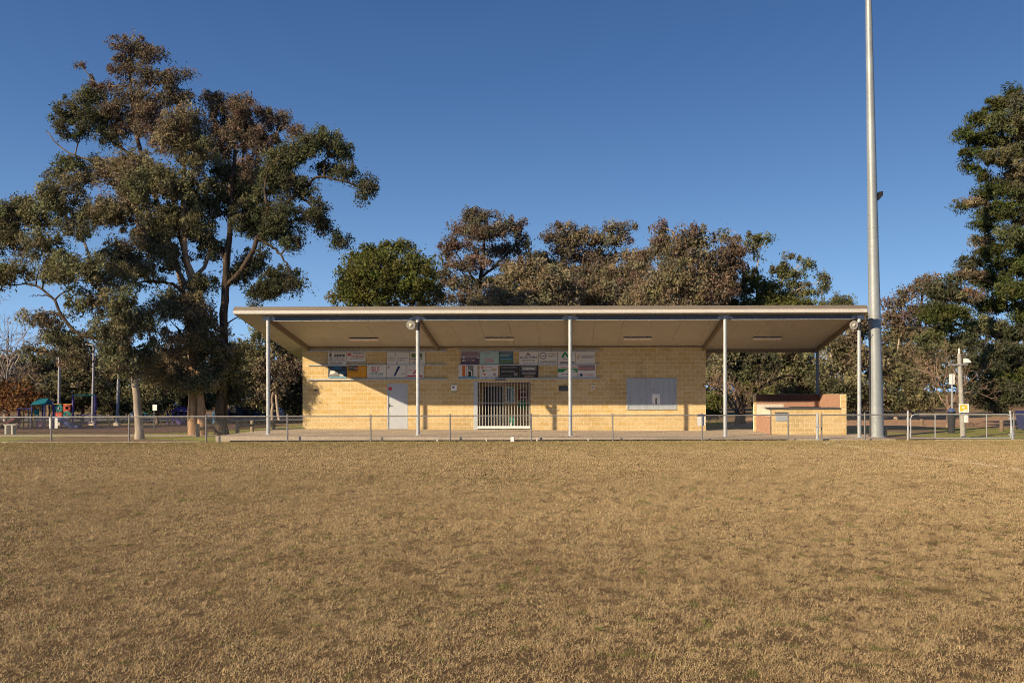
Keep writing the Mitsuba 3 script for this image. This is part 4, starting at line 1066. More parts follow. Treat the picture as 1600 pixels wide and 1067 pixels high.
def tree(name, lab, catg, D, stems, limbs, clumps, bark_m, col='olive', r0=0.2, leaf=0.102, aspect=0.40, droop=0.8, dens=0.95, spray=0.31, per=150, depth=1.0, gap=0.40, group=None, limb_bark=None, zr=(-0.9, 0.4), fill=0.55, twig=0.012, jit=0.22, squash=1.0, ground=None, shell=0.5):
    """A tree: trunk and limbs along drawn lines, branches that grow to each foliage mass, twigs, and hanging leaves gathered in sprays."""
    tn[0] += 1
    r = np.random.default_rng(1000 + tn[0])
    k = thing(name, lab, catg, group)
    s = F / D
    skel, rad = [], []
    trunk = []
    for st in stems:
        pts = [at(p[0], p[1], D + (p[2] if len(p) > 2 else 0)) for p in st]
        pts[0][2] = (float(ground_z(pts[0][0], pts[0][1])) if ground is None else ground) - 0.1
        c = spline(pts, 22)
        c[1:] += r.normal(size=c[1:].shape) * 0.02
        t = np.linspace(0, 1, len(c))
        rr = r0 * (1 - 0.72 * t) * (1 + 0.35 * np.exp(-t * 22))
        m = tube(c, rr, 14)
        m.vertices += (meshkit.noise(m.vertices * [5, 5, 1.5], 4)[:, None] - 0.5) * r0 * 0.25 * np.array([1, 1, 0])
        trunk.append(m)
        skel.append(c); rad.append(rr)
    tk = part(k, 'trunk', cat_(trunk), bark_m, smooth=60)
    for lb in limbs:
        pts = [at(p[0], p[1], D + (p[2] if len(p) > 2 else 0)) for p in lb]
        A = np.vstack(skel)
        e = np.argmin(np.linalg.norm(A - pts[0], axis=1))
        pts[0] = A[e]
        R0 = min(np.concatenate(rad)[e] * 0.85, r0 * 0.62)
        c = spline(pts, 18)
        c[2:] += r.normal(size=c[2:].shape) * 0.03
        rr = R0 * (1 - 0.75 * np.linspace(0, 1, len(c)))
        part(tk, 'limb', tube(c, rr, 9), limb_bark or bark_m, smooth=60)
        skel.append(c); rad.append(rr)
    A, RA = np.vstack(skel), np.concatenate(rad)
    centres, cols, twigs = [], [], []
    info = []
    for cl in clumps:
        px, py, rx, ry = cl[:4]
        px, py = px + r.normal() * rx * 0.08, py + r.normal() * ry * 0.10
        cc = cl[4] if len(cl) > 4 and cl[4] else col
        dz = cl[5] if len(cl) > 5 else r.uniform(*zr) * min(2.5, rx / s) * depth
        ctr = at(px, py, D + dz)
        info.append((ctr, rx / s, ry / s, cc))
    for a_ in range(len(info)):
        ds = sorted((np.linalg.norm(info[a_][0] - info[b_][0]), b_) for b_ in range(len(info)) if b_ != a_)
        for dd_, b_ in ds[:2]:
            if fill > r.random() and 0.5 * (info[a_][1] + info[b_][1]) < dd_ < 3.0 * (info[a_][1] + info[b_][1]):
                t_ = r.uniform(0.35, 0.65)
                w_ = min(info[a_][1], info[b_][1]) * r.uniform(0.45, 0.7)
                info.append((info[a_][0] * (1 - t_) + info[b_][0] * t_ + [0, r.uniform(-0.5, 0.5), -0.15 * w_], w_, w_ * r.uniform(0.8, 1.2), info[a_][3]))
    order = np.argsort([np.min(np.linalg.norm(A - c[0], axis=1)) for c in info])
    for o_ in order:
        ctr, wx, wz, cc = info[o_]
        cost = np.linalg.norm(A - ctr, axis=1) + 1.2 * np.maximum(0, A[:, 2] - ctr[2] + 0.1) + 0.25 * (RA < 0.03)
        e = np.argmin(cost)
        p0 = A[e]
        mid = (p0 + ctr) / 2 + [0, 0, 0.12 * np.linalg.norm(ctr - p0)] + r.normal(size=3) * 0.1 * np.linalg.norm(ctr - p0)
        br = spline([p0, mid, ctr], 10)
        Rb = np.clip(RA[e] * 0.8, 0.02, 0.03 + 0.025 * max(wx, wz))
        rb = Rb * (1 - 0.6 * np.linspace(0, 1, 10))
        twigs.append(tube(br, rb, 6, False))
        A = np.vstack([A, br[2:]]); RA = np.concatenate([RA, rb[2:]])
        wy = (wx + wz) / 2 * depth
        vol = (wx * wy * wz) ** (1 / 3)
        n = max(3, int(dens * 4.4 * (vol / spray) ** 2))
        u = r.normal(size=(n * 9, 3))
        u /= np.linalg.norm(u, axis=1, keepdims=True)
        rad_ = r.random((n * 9, 1)) ** shell
        q = ctr + u * rad_ * np.maximum(0.05, np.array([wx, wy, wz]) - spray * 0.3)
        q = q[meshkit.noise(q / max(0.35, vol * 0.5), tn[0]) > gap - 0.10]
        kept = []
        for c_ in q:                                    # puffs keep a little distance, so that sky shows between them
            if all(((c_ - k_) ** 2).sum() > (0.78 * spray) ** 2 for k_ in kept):
                kept.append(c_)
                if len(kept) >= n: break
        q = np.array(kept).reshape(-1, 3)
        if not len(q): q = ctr[None]
        bases = br[r.integers(4, 10, len(q))]
        for b_, q_ in zip(bases[::2], q[::2]):
            twigs.append(tube([b_, (b_ + q_) / 2 + [0, 0, 0.08 * np.linalg.norm(q_ - b_)] , q_], [twig * 1.6, twig, twig * 0.5], 3, False))
        base = np.array(PAL[cc])
        tone = np.exp(r.normal(size=(len(q), 1)) * jit) * (1 + r.normal(size=(len(q), 3)) * 0.06)
        m = max(4, int(per))
        off = r.normal(size=(len(q), m, 3))
        off *= r.random((len(q), m, 1)) ** 0.42 / np.linalg.norm(off, axis=2, keepdims=True)
        axis = spray * r.uniform(0.5, 1.3, (len(q), 1, 1)) * np.stack([r.uniform(0.6, 1.35, (len(q), 1)), r.uniform(0.6, 1.35, (len(q), 1)), squash * r.uniform(0.6, 1.3, (len(q), 1))], 2)
        off = off * axis
        off[..., 2] -= droop * 0.4 * np.abs(off[..., :1] + off[..., 1:2])[..., 0]          # the puffs hang at their rims
        loose = r.random((len(q), m, 1)) < 0.22
        off = np.where(loose, off * r.uniform(1.0, 1.75, loose.shape) + [0, 0, -0.12 * spray], off)
        L = (q[:, None] + off).reshape(-1, 3)
        C = np.repeat(base * tone, m, 0) * np.exp(r.normal(size=(len(L), 1)) * 0.14)
        centres.append(L); cols.append(C)
    if twigs: part(tk, 'branches', cat_(twigs), limb_bark or bark_m, smooth=60, kind='stuff')
    if centres:
        v, f, c = leaf_mesh(np.vstack(centres), np.clip(np.vstack(cols), 0.008, 0.6), leaf, aspect, droop, r)
        kk = part(k, 'crown', trimesh.Trimesh(v, f, process=False), 'leaf', color=c, kind='stuff')
        tn.append(len(f))
    return k


# the big gums on the left
tree('gum_tree', 'gum tree with a slim pale grey trunk behind the fence at the left', 'tree', 34.2,
     [[(218, 684), (215, 640), (209, 590), (200, 545, .3), (180, 500, .6), (160, 455, .8), (140, 400, 1), (120, 350, 1)]],
     [[(200, 545), (165, 532, -.4), (120, 520, -.6), (93, 488, -.6), (84, 468, -.5), (62, 450, -.4), (38, 444), (12, 446)], [(165, 460), (130, 420), (90, 385), (50, 360)], [(185, 505), (205, 480, -.2), (220, 440, -.2)], [(84, 468), (70, 462), (45, 463)]],
     [(22, 330, 36, 27), (60, 335, 40, 27), (95, 300, 38, 32), (20, 375, 32, 26), (62, 388, 42, 28), (115, 345, 40, 32), (25, 418, 30, 22), (125, 405, 48, 30), (85, 425, 30, 16), (-20, 360, 35, 45), (-15, 430, 28, 30),
      (60, 495, 36, 17, 'tan'), (98, 525, 42, 20), (140, 478, 42, 26), (105, 552, 36, 18, 'tan'), (165, 520, 38, 26), (185, 555, 30, 20), (215, 500, 38, 30), (228, 552, 30, 24, None, 0.6), (205, 578, 26, 13), (160, 435, 38, 26), (52, 545, 26, 9, 'tan'), (190, 470, 34, 26), (220, 508, 26, 24, None, 0.9)],
     'bark_grey', 'olive', r0=0.15, dens=0.72, limb_bark='bark_dark')  # dark bark on limbs and branches: their backlit shade put into the colour
tree('gum_tree', 'twin stemmed gum with orange brown trunks left of the pavilion', 'tree', 37.2,
     [[(303, 681), (301, 640), (302, 585), (298, 510), (300, 455), (288, 400), (272, 330), (262, 260)], [(316, 682), (314, 640), (312, 590), (317, 520), (306, 440), (290, 400, -.3), (286, 330, -.5), (289, 240, -.6), (290, 190, -.6)]],
     [[(300, 455), (270, 412, -.4), (238, 380, -.6), (210, 345, -.8), (185, 300, -.8)], [(302, 480), (270, 445), (235, 440), (205, 445)], [(306, 440), (325, 400), (330, 340), (320, 290)], [(312, 560), (290, 530, -.6), (275, 510, -.8)], [(316, 540), (340, 530, -.3), (365, 560, -.4)]],
     [(290, 190, 38, 32, 'tan'), (262, 225, 36, 30, 'tan'), (305, 235, 42, 36), (218, 255, 38, 30, 'tan'), (182, 275, 42, 30, 'tan'), (245, 282, 46, 36), (300, 290, 44, 34), (200, 318, 46, 32, 'tan'), (160, 335, 36, 27), (252, 335, 46, 34), (215, 375, 42, 28, 'tan'), (262, 400, 36, 26), (222, 430, 40, 26), (182, 395, 36, 27), (300, 350, 38, 30),
      (300, 480, 36, 28, 'tan'), (322, 512, 36, 28), (282, 532, 42, 28, 'tan'), (332, 552, 40, 28), (288, 578, 46, 20, 'tan'), (345, 582, 38, 22, None, 0.3), (242, 578, 36, 20, 'tan'), (310, 445, 30, 24), (325, 598, 36, 14), (270, 600, 30, 12, 'tan'), (262, 480, 30, 24), (360, 560, 28, 26, 'green', 0.6), (370, 590, 24, 22, 'dark', 0.9), (368, 620, 22, 16, 'dark', 0.9)],
     'bark_orange', 'olive', r0=0.19, dens=0.82, limb_bark='bark_brown')
tree('gum_tree', 'tall gum with a thick blackened trunk beside the left canopy end', 'tree', 37.4,
     [[(347, 679), (345, 620), (349, 560), (350, 500), (352, 450), (354, 400), (360, 345), (362, 290), (368, 235)]],
     [[(353, 410), (330, 370), (306, 340), (286, 322)], [(352, 458), (385, 412), (405, 370), (430, 335), (462, 306), (500, 276), (540, 284), (578, 300)], [(430, 335), (414, 300, -.4), (420, 265, -.5), (444, 242, -.5)], [(462, 306), (485, 320), (520, 365), (540, 378)], [(500, 276), (508, 245), (515, 215)], [(405, 370), (440, 400), (455, 430)]],
     [(442, 242, 34, 25, 'green'), (425, 285, 32, 25, 'green'), (400, 315, 32, 26, 'green'), (478, 232, 27, 23, 'green'), (508, 212, 27, 15, 'green'), (532, 238, 24, 18, 'green'), (512, 262, 27, 14), (546, 268, 22, 13), (569, 284, 19, 12), (583, 297, 9, 8), (470, 290, 30, 24), (490, 330, 26, 26), (452, 332, 34, 27), (505, 352, 14, 12), (532, 372, 17, 16), (420, 360, 32, 27), (458, 375, 22, 18), (400, 405, 27, 22), (442, 432, 30, 24), (408, 455, 32, 18), (372, 425, 22, 22), (382, 340, 28, 26), (340, 322, 27, 22), (458, 448, 20, 13), (385, 492, 13, 12), (330, 390, 27, 22), (350, 270, 28, 26, 'green'), (400, 350, 24, 20), (565, 308, 7, 9), (315, 360, 22, 20)],
     'bark_dark', 'dark', r0=0.24, dens=0.95, gap=0.42, zr=(-0.4, 0.9))
tree('gum_tree', 'brown topped gum, the tallest of the trees at the left', 'tree', 41.5,
     [[(301, 668), (299, 560), (285, 450), (256, 350), (228, 262), (208, 180), (202, 120), (204, 75)]],
     [[(226, 262), (180, 225), (150, 190), (110, 170)], [(208, 180), (235, 140), (265, 125)], [(210, 190), (250, 165), (290, 150)], [(204, 140), (165, 135), (125, 100)], [(226, 262), (150, 250), (105, 238), (72, 205)], [(230, 270), (180, 265), (140, 262)]],
     [(205, 72, 34, 17, 'brown'), (238, 84, 25, 14, 'brown'), (188, 105, 24, 18, 'rust'), (226, 118, 32, 20, 'brown'), (262, 122, 28, 12, 'brown'), (293, 118, 13, 9, 'brown'), (162, 132, 20, 10, 'rust'), (128, 100, 12, 5, 'brown'), (150, 148, 25, 12, 'brown'), (195, 150, 32, 22, 'brown'), (232, 158, 36, 20, 'brown'), (270, 148, 26, 13, 'brown'), (205, 190, 34, 24, 'rust'), (290, 148, 17, 9, 'brown'), (180, 170, 26, 18, 'brown'), (235, 195, 30, 20, 'rust'),
      (112, 165, 34, 18, 'green'), (142, 152, 26, 13, 'green'), (95, 190, 20, 13, 'dark'), (140, 188, 36, 22, 'dark'), (170, 180, 26, 20, 'green'), (172, 212, 30, 16, 'dark'), (108, 208, 20, 9, 'dark'), (105, 258, 26, 15, 'green'), (142, 258, 34, 18, 'dark'), (85, 275, 18, 11, 'dark'), (120, 285, 30, 15)],
     'bark_brown', 'brown', r0=0.20, dens=0.85, gap=0.47, per=85, leaf=0.105, spray=0.28)
tree('gum_tree', 'reddish brown crowned gum rising behind the blackened trunk', 'tree', 43.0,
     [[(349, 668), (351, 560), (354, 450), (362, 350), (378, 260), (386, 190)]],
     [[(362, 350), (350, 250), (338, 180)], [(378, 260), (420, 220), (440, 195)]],
     [(380, 175, 36, 20, 'rust'), (335, 152, 26, 14, 'brown'), (425, 185, 32, 20, 'brown'), (462, 202, 16, 11, 'rust'), (410, 222, 32, 24, 'rust'), (372, 212, 32, 24, 'brown'), (392, 258, 32, 24, 'rust'), (345, 200, 28, 20, 'brown'), (375, 155, 20, 10, 'brown'), (345, 235, 26, 22, 'rust'), (375, 300, 34, 26, 'brown')],
     'bark_brown', 'brown', r0=0.17, dens=0.9, gap=0.42)

tree('gum_tree', 'spreading gum past the left edge of the picture that shades the playground', 'tree', 42, [[(-340, 672), (-345, 560), (-350, 470), (-345, 400)]], [[(-345, 520), (-290, 450)], [(-348, 500), (-410, 430)]],
     [(-345, 400, 80, 50), (-280, 440, 70, 40), (-400, 440, 70, 45), (-330, 480, 80, 40), (-260, 500, 60, 35), (-420, 510, 60, 40), (-350, 340, 60, 40), (-300, 540, 60, 30), (-390, 560, 60, 30)], 'bark_brown', 'olive', r0=0.25, dens=0.35, leaf=0.2, spray=0.5, per=110)

# trees behind the pavilion roof
bgk = dict(leaf=0.17, aspect=0.44, spray=0.55, per=150, twig=0.02, depth=0.8, droop=0.5)
tree('broadleaf_tree', 'rounded bright green tree behind the left half of the roof', 'tree', 58, [[(610, 660), (606, 560), (600, 470), (605, 420)]], [[(602, 490), (560, 450), (530, 440)], [(604, 470), (645, 430)]],
     [(600, 425, 60, 36, 'lime'), (558, 440, 38, 28, 'lime'), (640, 432, 48, 36, 'lime'), (622, 382, 26, 10, 'lime'), (600, 398, 46, 20, 'lime'), (528, 462, 16, 11, 'green'), (655, 408, 22, 17, 'lime'), (540, 425, 16, 10, 'green'), (565, 405, 25, 14, 'lime'), (580, 465, 60, 25, 'lime'), (660, 460, 40, 30, 'green'), (640, 380, 12, 8, 'green')], 'bark_pale', 'lime', r0=0.3, dens=1.15, gap=0.38, **bgk)
tree('casuarina_tree', 'wide brown crowned tree with layered boughs above the roof', 'tree', 68, [[(752, 650), (750, 560), (748, 470), (755, 400), (758, 350)]], [[(748, 470), (700, 430), (690, 400)], [(752, 430), (800, 390), (820, 370)], [(750, 450), (710, 390)]],
     [(755, 334, 34, 10, 'brown'), (795, 352, 28, 13, 'brown'), (722, 358, 26, 12, 'rust'), (765, 366, 46, 13, 'brown'), (815, 378, 14, 16, 'brown'), (712, 380, 30, 11, 'rust'), (772, 394, 50, 13, 'brown'), (735, 412, 46, 13, 'rust'), (695, 398, 16, 8, 'brown'), (790, 415, 30, 10, 'brown'), (715, 440, 36, 14, 'brown'), (760, 440, 40, 12, 'dark'), (690, 430, 20, 12, 'green'), (740, 465, 60, 16, 'brown'), (835, 400, 18, 7, 'dark')], 'bark_dark', 'brown', r0=0.3, dens=0.95, gap=0.42, **bgk)
tree('gum_tree', 'dense olive brown gum behind the middle of the roof', 'tree', 57, [[(820, 655), (822, 560), (825, 470), (828, 430)]], [[(824, 480), (780, 450)], [(824, 480), (865, 440)]],
     [(812, 440, 46, 26, 'tan'), (780, 462, 40, 22, 'tan'), (850, 440, 42, 30, 'tan'), (828, 412, 32, 13, 'tan'), (760, 478, 30, 16, 'olive'), (830, 475, 70, 26, 'tan'), (875, 465, 36, 28, 'tan')], 'bark_pale', 'tan', r0=0.25, dens=1.15, gap=0.36, **bgk)
tree('casuarina_tree', 'brown tree with flat topped boughs behind the middle column', 'tree', 70, [[(915, 650), (912, 560), (910, 470), (912, 400)]], [[(911, 460), (880, 400), (870, 370)], [(911, 450), (950, 400), (970, 370)]],
     [(882, 352, 24, 10, 'brown'), (870, 370, 30, 12, 'brown'), (910, 368, 36, 13, 'tan'), (960, 356, 26, 9, 'brown'), (975, 372, 16, 7, 'brown'), (940, 375, 36, 12, 'tan'), (890, 395, 40, 16, 'brown'), (940, 402, 40, 16, 'brown'), (878, 425, 40, 20, 'tan'), (925, 430, 50, 22, 'brown'), (930, 465, 70, 24, 'tan'), (850, 400, 14, 8, 'brown'), (985, 352, 12, 6, 'brown'), (846, 412, 22, 14, 'tan'), (985, 405, 24, 14, 'tan')], 'bark_dark', 'brown', r0=0.28, dens=1.05, gap=0.41, **bgk)
tree('gum_tree', 'low bushy brown gum filling the gap behind the roof centre', 'tree', 60, [[(960, 655), (958, 560), (960, 480), (962, 440)]], [[(960, 490), (920, 455)], [(960, 490), (1000, 450)]],
     [(960, 432, 40, 22, 'tan'), (925, 455, 40, 22, 'tan'), (990, 455, 40, 26, 'brown'), (950, 480, 70, 26, 'tan'), (905, 440, 26, 20, 'brown'), (995, 425, 26, 20, 'tan'), (870, 430, 24, 18, 'tan')], 'bark_pale', 'tan', r0=0.24, dens=1.15, gap=0.36, **bgk)
tree('gum_tree', 'tall weeping brown gum behind the right half of the roof', 'tree', 58, [[(1072, 660), (1070, 560), (1066, 470), (1064, 400), (1050, 360)]], [[(1066, 470), (1120, 420), (1140, 395)], [(1066, 460), (1020, 420)], [(1064, 410), (1085, 375)]],
     [(1033, 352, 16, 11, 'brown'), (1036, 375, 24, 14, 'brown'), (1080, 362, 22, 12, 'brown'), (1092, 378, 20, 12, 'tan'), (1055, 392, 40, 20, 'tan'), (1012, 390, 17, 14, 'brown'), (1005, 405, 14, 12, 'rust'), (1100, 398, 40, 14, 'brown'), (1140, 392, 30, 11, 'rust'), (1060, 425, 56, 26, 'tan'), (1030, 445, 40, 26, 'tan'), (1110, 425, 44, 22, 'brown'), (1145, 415, 28, 18, 'rust'), (1090, 455, 60, 26, 'tan'), (1135, 448, 32, 24, 'rust'), (1010, 470, 46, 20, 'tan'), (1060, 485, 80, 20, 'tan'), (1148, 372, 0.1 + 9, 5, 'brown'), (1120, 370, 13, 6, 'brown')], 'bark_pale', 'tan', r0=0.28, dens=1.15, gap=0.38, **{**bgk, 'droop': 1.2})
tree('broadleaf_tree', 'sparse tree with small flat green leaf pads right of the roof centre', 'tree', 61, [[(1190, 660), (1188, 560), (1182, 480), (1185, 430)]], [[(1184, 470), (1220, 440), (1255, 412), (1268, 405)], [(1184, 450), (1185, 400), (1195, 375)], [(1184, 480), (1240, 455), (1285, 440)], [(1184, 470), (1150, 450)]],
     [(1130, 361, 10, 4, 'lime'), (1192, 372, 17, 5, 'lime'), (1175, 384, 15, 4), (1168, 366, 6, 3), (1183, 400, 9, 4), (1226, 402, 8, 6), (1250, 403, 10, 4), (1266, 413, 10, 6), (1215, 420, 20, 5), (1172, 424, 16, 8), (1180, 436, 22, 6, 'lime'), (1235, 428, 20, 6), (1285, 432, 13, 8), (1290, 444, 8, 8), (1200, 446, 30, 7, 'lime'), (1245, 445, 26, 6), (1262, 456, 20, 6), (1160, 455, 20, 10), (1150, 472, 30, 9, 'lime'), (1215, 462, 36, 8), (1230, 475, 34, 8, 'lime'), (1284, 460, 7, 6), (1190, 480, 40, 10, 'lime'), (1260, 474, 26, 6, 'lime')], 'bark_pale', 'green', r0=0.22, dens=1.35, gap=0.36, **{**bgk, 'spray': 0.42, 'per': 110})
tree('broadleaf_tree', 'dark green tree top peeping over the right end of the roof', 'tree', 72, [[(1318, 655), (1316, 560), (1315, 480)]], [[(1316, 520), (1295, 490)]],
     [(1315, 470, 22, 7, 'green'), (1300, 480, 22, 9, 'green'), (1330, 482, 22, 8, 'green'), (1315, 505, 40, 18, 'olive'), (1345, 515, 26, 20, 'green')], 'bark_pale', 'green', r0=0.2, dens=1.2, gap=0.36, **bgk)

# trees seen under the canopy, right of the wall
tree('gum_tree', 'dark gum with a forked trunk just right of the wall corner', 'tree', 50, [[(1157, 665), (1156, 630), (1150, 590), (1140, 555), (1135, 520)]], [[(1156, 632), (1185, 608), (1215, 592), (1240, 585)], [(1152, 610), (1160, 570), (1170, 540)]],
     [(1128, 560, 26, 18, 'olive'), (1120, 590, 20, 16, 'tan'), (1160, 560, 30, 22, 'dark'), (1150, 585, 26, 14, 'dark'), (1190, 565, 30, 20, 'dark'), (1122, 625, 20, 14, 'lime'), (1115, 640, 18, 12, 'lime'), (1195, 620, 22, 14, 'lime'), (1135, 530, 40, 20, 'dark')], 'bark_dark', 'dark', r0=0.3, dens=1.2, gap=0.40, **{**bgk, 'leaf': 0.18, 'spray': 0.46, 'per': 115})
tree('gum_tree', 'olive gum behind the barbecue, left of the rear column', 'tree', 56, [[(1225, 665), (1226, 620), (1230, 580), (1232, 530)]], [[(1228, 600), (1260, 570)], [(1228, 600), (1200, 575)]],
     [(1220, 565, 34, 20, 'dark'), (1205, 590, 30, 16, 'tan'), (1250, 580, 34, 22, 'olive'), (1240, 555, 34, 16, 'olive'), (1225, 610, 40, 16, 'olive'), (1255, 610, 30, 18, 'dark'), (1190, 550, 24, 14, 'dark'), (1230, 530, 40, 18, 'olive'), (1180, 600, 20, 12, 'tan'), (1210, 635, 40, 12, 'dark')], 'bark_pale', 'olive', r0=0.2, dens=1.2, gap=0.42, **{**bgk, 'leaf': 0.18, 'spray': 0.46, 'per': 115})
tree('gum_tree', 'olive gum with thin pale trunks between rear column and right canopy column', 'tree', 54, [[(1304, 665), (1304, 620), (1300, 580), (1296, 530)], [(1320, 665), (1321, 600), (1320, 560)]], [[(1302, 590), (1330, 560)]],
     [(1300, 545, 28, 16, 'olive'), (1325, 535, 26, 18, 'tan'), (1290, 570, 20, 14, 'tan'), (1318, 570, 24, 14, 'olive'), (1335, 590, 22, 18, 'olive'), (1300, 605, 26, 18, 'dark'), (1340, 555, 20, 20, 'tan'), (1330, 625, 26, 18, 'dark'), (1280, 600, 20, 18, 'dark'), (1290, 640, 30, 12, 'olive'), (1340, 500, 20, 16, 'tan')], 'bark_pale', 'olive', r0=0.13, dens=1.2, gap=0.42, **{**bgk, 'leaf': 0.18, 'spray': 0.46, 'per': 115})
# right of the light pole
tree('gum_tree', 'brown crowned gum between the light pole and the pine', 'tree', 60, [[(1430, 665), (1432, 600), (1436, 530), (1440, 470), (1446, 440)]], [[(1436, 530), (1400, 490), (1390, 470)], [(1438, 500), (1470, 460)]],
     [(1446, 438, 26, 9, 'rust'), (1425, 455, 22, 9, 'rust'), (1395, 472, 22, 12, 'rust'), (1465, 458, 20, 12, 'brown'), (1400, 495, 30, 16, 'rust'), (1440, 485, 30, 14, 'brown'), (1470, 490, 26, 16, 'tan'), (1390, 525, 26, 20, 'tan'), (1430, 520, 40, 18, 'brown')], 'bark_pale', 'brown', r0=0.2, dens=1.0, gap=0.44, **bgk)
tree('gum_tree', 'olive understorey gum behind the light pole foot', 'tree', 55, [[(1400, 665), (1400, 610), (1402, 560), (1405, 530)]], [[(1402, 580), (1380, 550)], [(1402, 580), (1430, 550)]],
     [(1395, 555, 34, 22, 'olive'), (1430, 550, 34, 22, 'tan'), (1380, 585, 26, 20, 'olive'), (1420, 590, 40, 20, 'olive'), (1400, 620, 44, 20, 'dark'), (1450, 575, 26, 22, 'tan'), (1370, 620, 26, 20, 'tan'), (1440, 622, 34, 18, 'olive'), (1365, 560, 20, 26, 'tan')], 'bark_pale', 'olive', r0=0.15, dens=1.15, gap=0.40, **{**bgk, 'leaf': 0.18, 'spray': 0.46, 'per': 115})
# bare shrub
def bare_tree(name, lab, D, base, spread, n, m, r0, seed, top):
    r = np.random.default_rng(seed)
    k = thing(name, lab, 'shrub' if 'shrub' in name else 'tree')
    b = at(*base, D)
    b[2] = float(ground_z(b[0], b[1])) - 0.05
    H = top - b[2]
    st = [b, b + [0.05, 0, H * 0.2], b + [0.0, 0.05, H * 0.35]]
    tk = part(k, 'trunk', tube(spline(st, 8), np.linspace(r0, r0 * 0.7, 8), 10), m, smooth=60)
    out = []

    def grow(p, d, L, rr, lev):
        q = [p]
        dd = d.copy()
        for _ in range(5):
            dd = dd + r.normal(size=3) * 0.13 + [0, 0, 0.03]
            dd /= np.linalg.norm(dd)
            q.append(q[-1] + dd * L / 5)
        q = np.array(q)
        out.append(tube(q, np.linspace(rr, rr * 0.55, 6), 5 if lev else 7, False))
        if lev < 4:
            for i_ in range(r.integers(2, 4) + (lev == 0)):
                a_ = r.integers(2, 6)
                nd = dd + r.normal(size=3) * 0.55
                grow(q[a_], nd / np.linalg.norm(nd), L * r.uniform(0.55, 0.8), rr * 0.6, lev + 1)

    for i_ in range(n):
        a_ = i_ / n * 2 * np.pi
        d = np.array([math.cos(a_) * spread, math.sin(a_) * spread, 1.0])
        grow(np.array(st[1 + i_ % 2]), d / np.linalg.norm(d), H * 0.36, r0 * 0.5, 0)
    part(tk, 'branches', cat_(out), m, smooth=60, kind='stuff')
    return k


bark('bark_twig', (0.15, 0.105, 0.08), (0.28, 0.20, 0.155), 9, 2)
bark('bark_ash', (0.24, 0.21, 0.19), (0.40, 0.36, 0.33), 9, 2)
bare_tree('bare_shrub', 'leafless pinkish brown shrub behind the wide gate', 43, (1480, 662), 0.85, 5, 'bark_twig', 0.09, 5, Z(520, 43, 1480))
bare_tree('bare_tree', 'leafless pale grey tree at the far left edge', 62, (8, 664), 0.6, 6, 'bark_ash', 0.14, 8, Z(470, 62, 8))
bare_tree('bare_shrub', 'leafless branching shrub under the canopy right of the wall corner', 47, (1150, 664), 0.9, 5, 'bark_twig', 0.10, 9, Z(575, 47, 1150))

# the pine at the right edge
pc = [(1583, 140, 14, 10), (1560, 165, 26, 14), (1600, 165, 30, 20), (1530, 185, 24, 13), (1575, 195, 40, 20), (1620, 205, 40, 28), (1510, 212, 20, 11), (1545, 218, 30, 14), (1590, 230, 40, 20), (1525, 240, 24, 12), (1560, 250, 34, 15), (1605, 262, 36, 20), (1515, 262, 17, 8), (1540, 275, 20, 9), (1575, 285, 30, 15), (1550, 300, 30, 14), (1600, 300, 34, 18), (1525, 318, 26, 10), (1502, 324, 10, 5), (1560, 330, 36, 15), (1605, 340, 36, 20), (1540, 350, 24, 14), (1580, 368, 36, 16), (1535, 375, 22, 12), (1610, 385, 34, 22), (1550, 395, 30, 14), (1515, 410, 24, 12), (1575, 415, 40, 18), (1486, 430, 12, 10), (1510, 432, 28, 13), (1545, 440, 36, 16), (1590, 450, 40, 20), (1472, 455, 32, 18), (1458, 492, 28, 18), (1456, 530, 26, 18), (1510, 465, 36, 14), (1555, 475, 40, 18), (1600, 490, 40, 24), (1465, 478, 20, 9), (1490, 490, 30, 14), (1530, 505, 40, 16), (1575, 520, 40, 18), (1480, 515, 24, 12), (1510, 535, 36, 16), (1560, 550, 40, 20), (1605, 560, 40, 26), (1480, 545, 22, 12), (1530, 570, 36, 18), (1575, 590, 44, 22), (1540, 605, 36, 18), (1600, 620, 40, 24), (1560, 630, 36, 16), (1650, 300, 50, 60), (1650, 450, 50, 60), (1640, 220, 40, 40)]
pcols = ['pine', 'pine', 'dark', 'pine', 'green', 'tan']
tree('pine_tree', 'tall dark green pine at the right edge', 'tree', 44, [[(1628, 668), (1626, 560), (1622, 450), (1614, 340), (1606, 240), (1590, 145)]], [[(1624, 470), (1570, 450), (1510, 432), (1486, 436)], [(1618, 400), (1560, 385), (1520, 400)], [(1612, 310), (1560, 318), (1503, 325)], [(1604, 225), (1560, 215), (1512, 212)], [(1624, 520), (1560, 520), (1480, 500)]],
     [(a_, b_, c_, d_, ('dark' if b_ > 500 and i_ % 2 else pcols[i_ % 6])) for i_, (a_, b_, c_, d_) in enumerate(pc)], 'bark_dark', 'pine', r0=0.3, dens=1.1, gap=0.47, leaf=0.20, aspect=0.22, droop=-0.2, spray=0.36, per=125, fill=0.0, depth=0.9, squash=0.8)

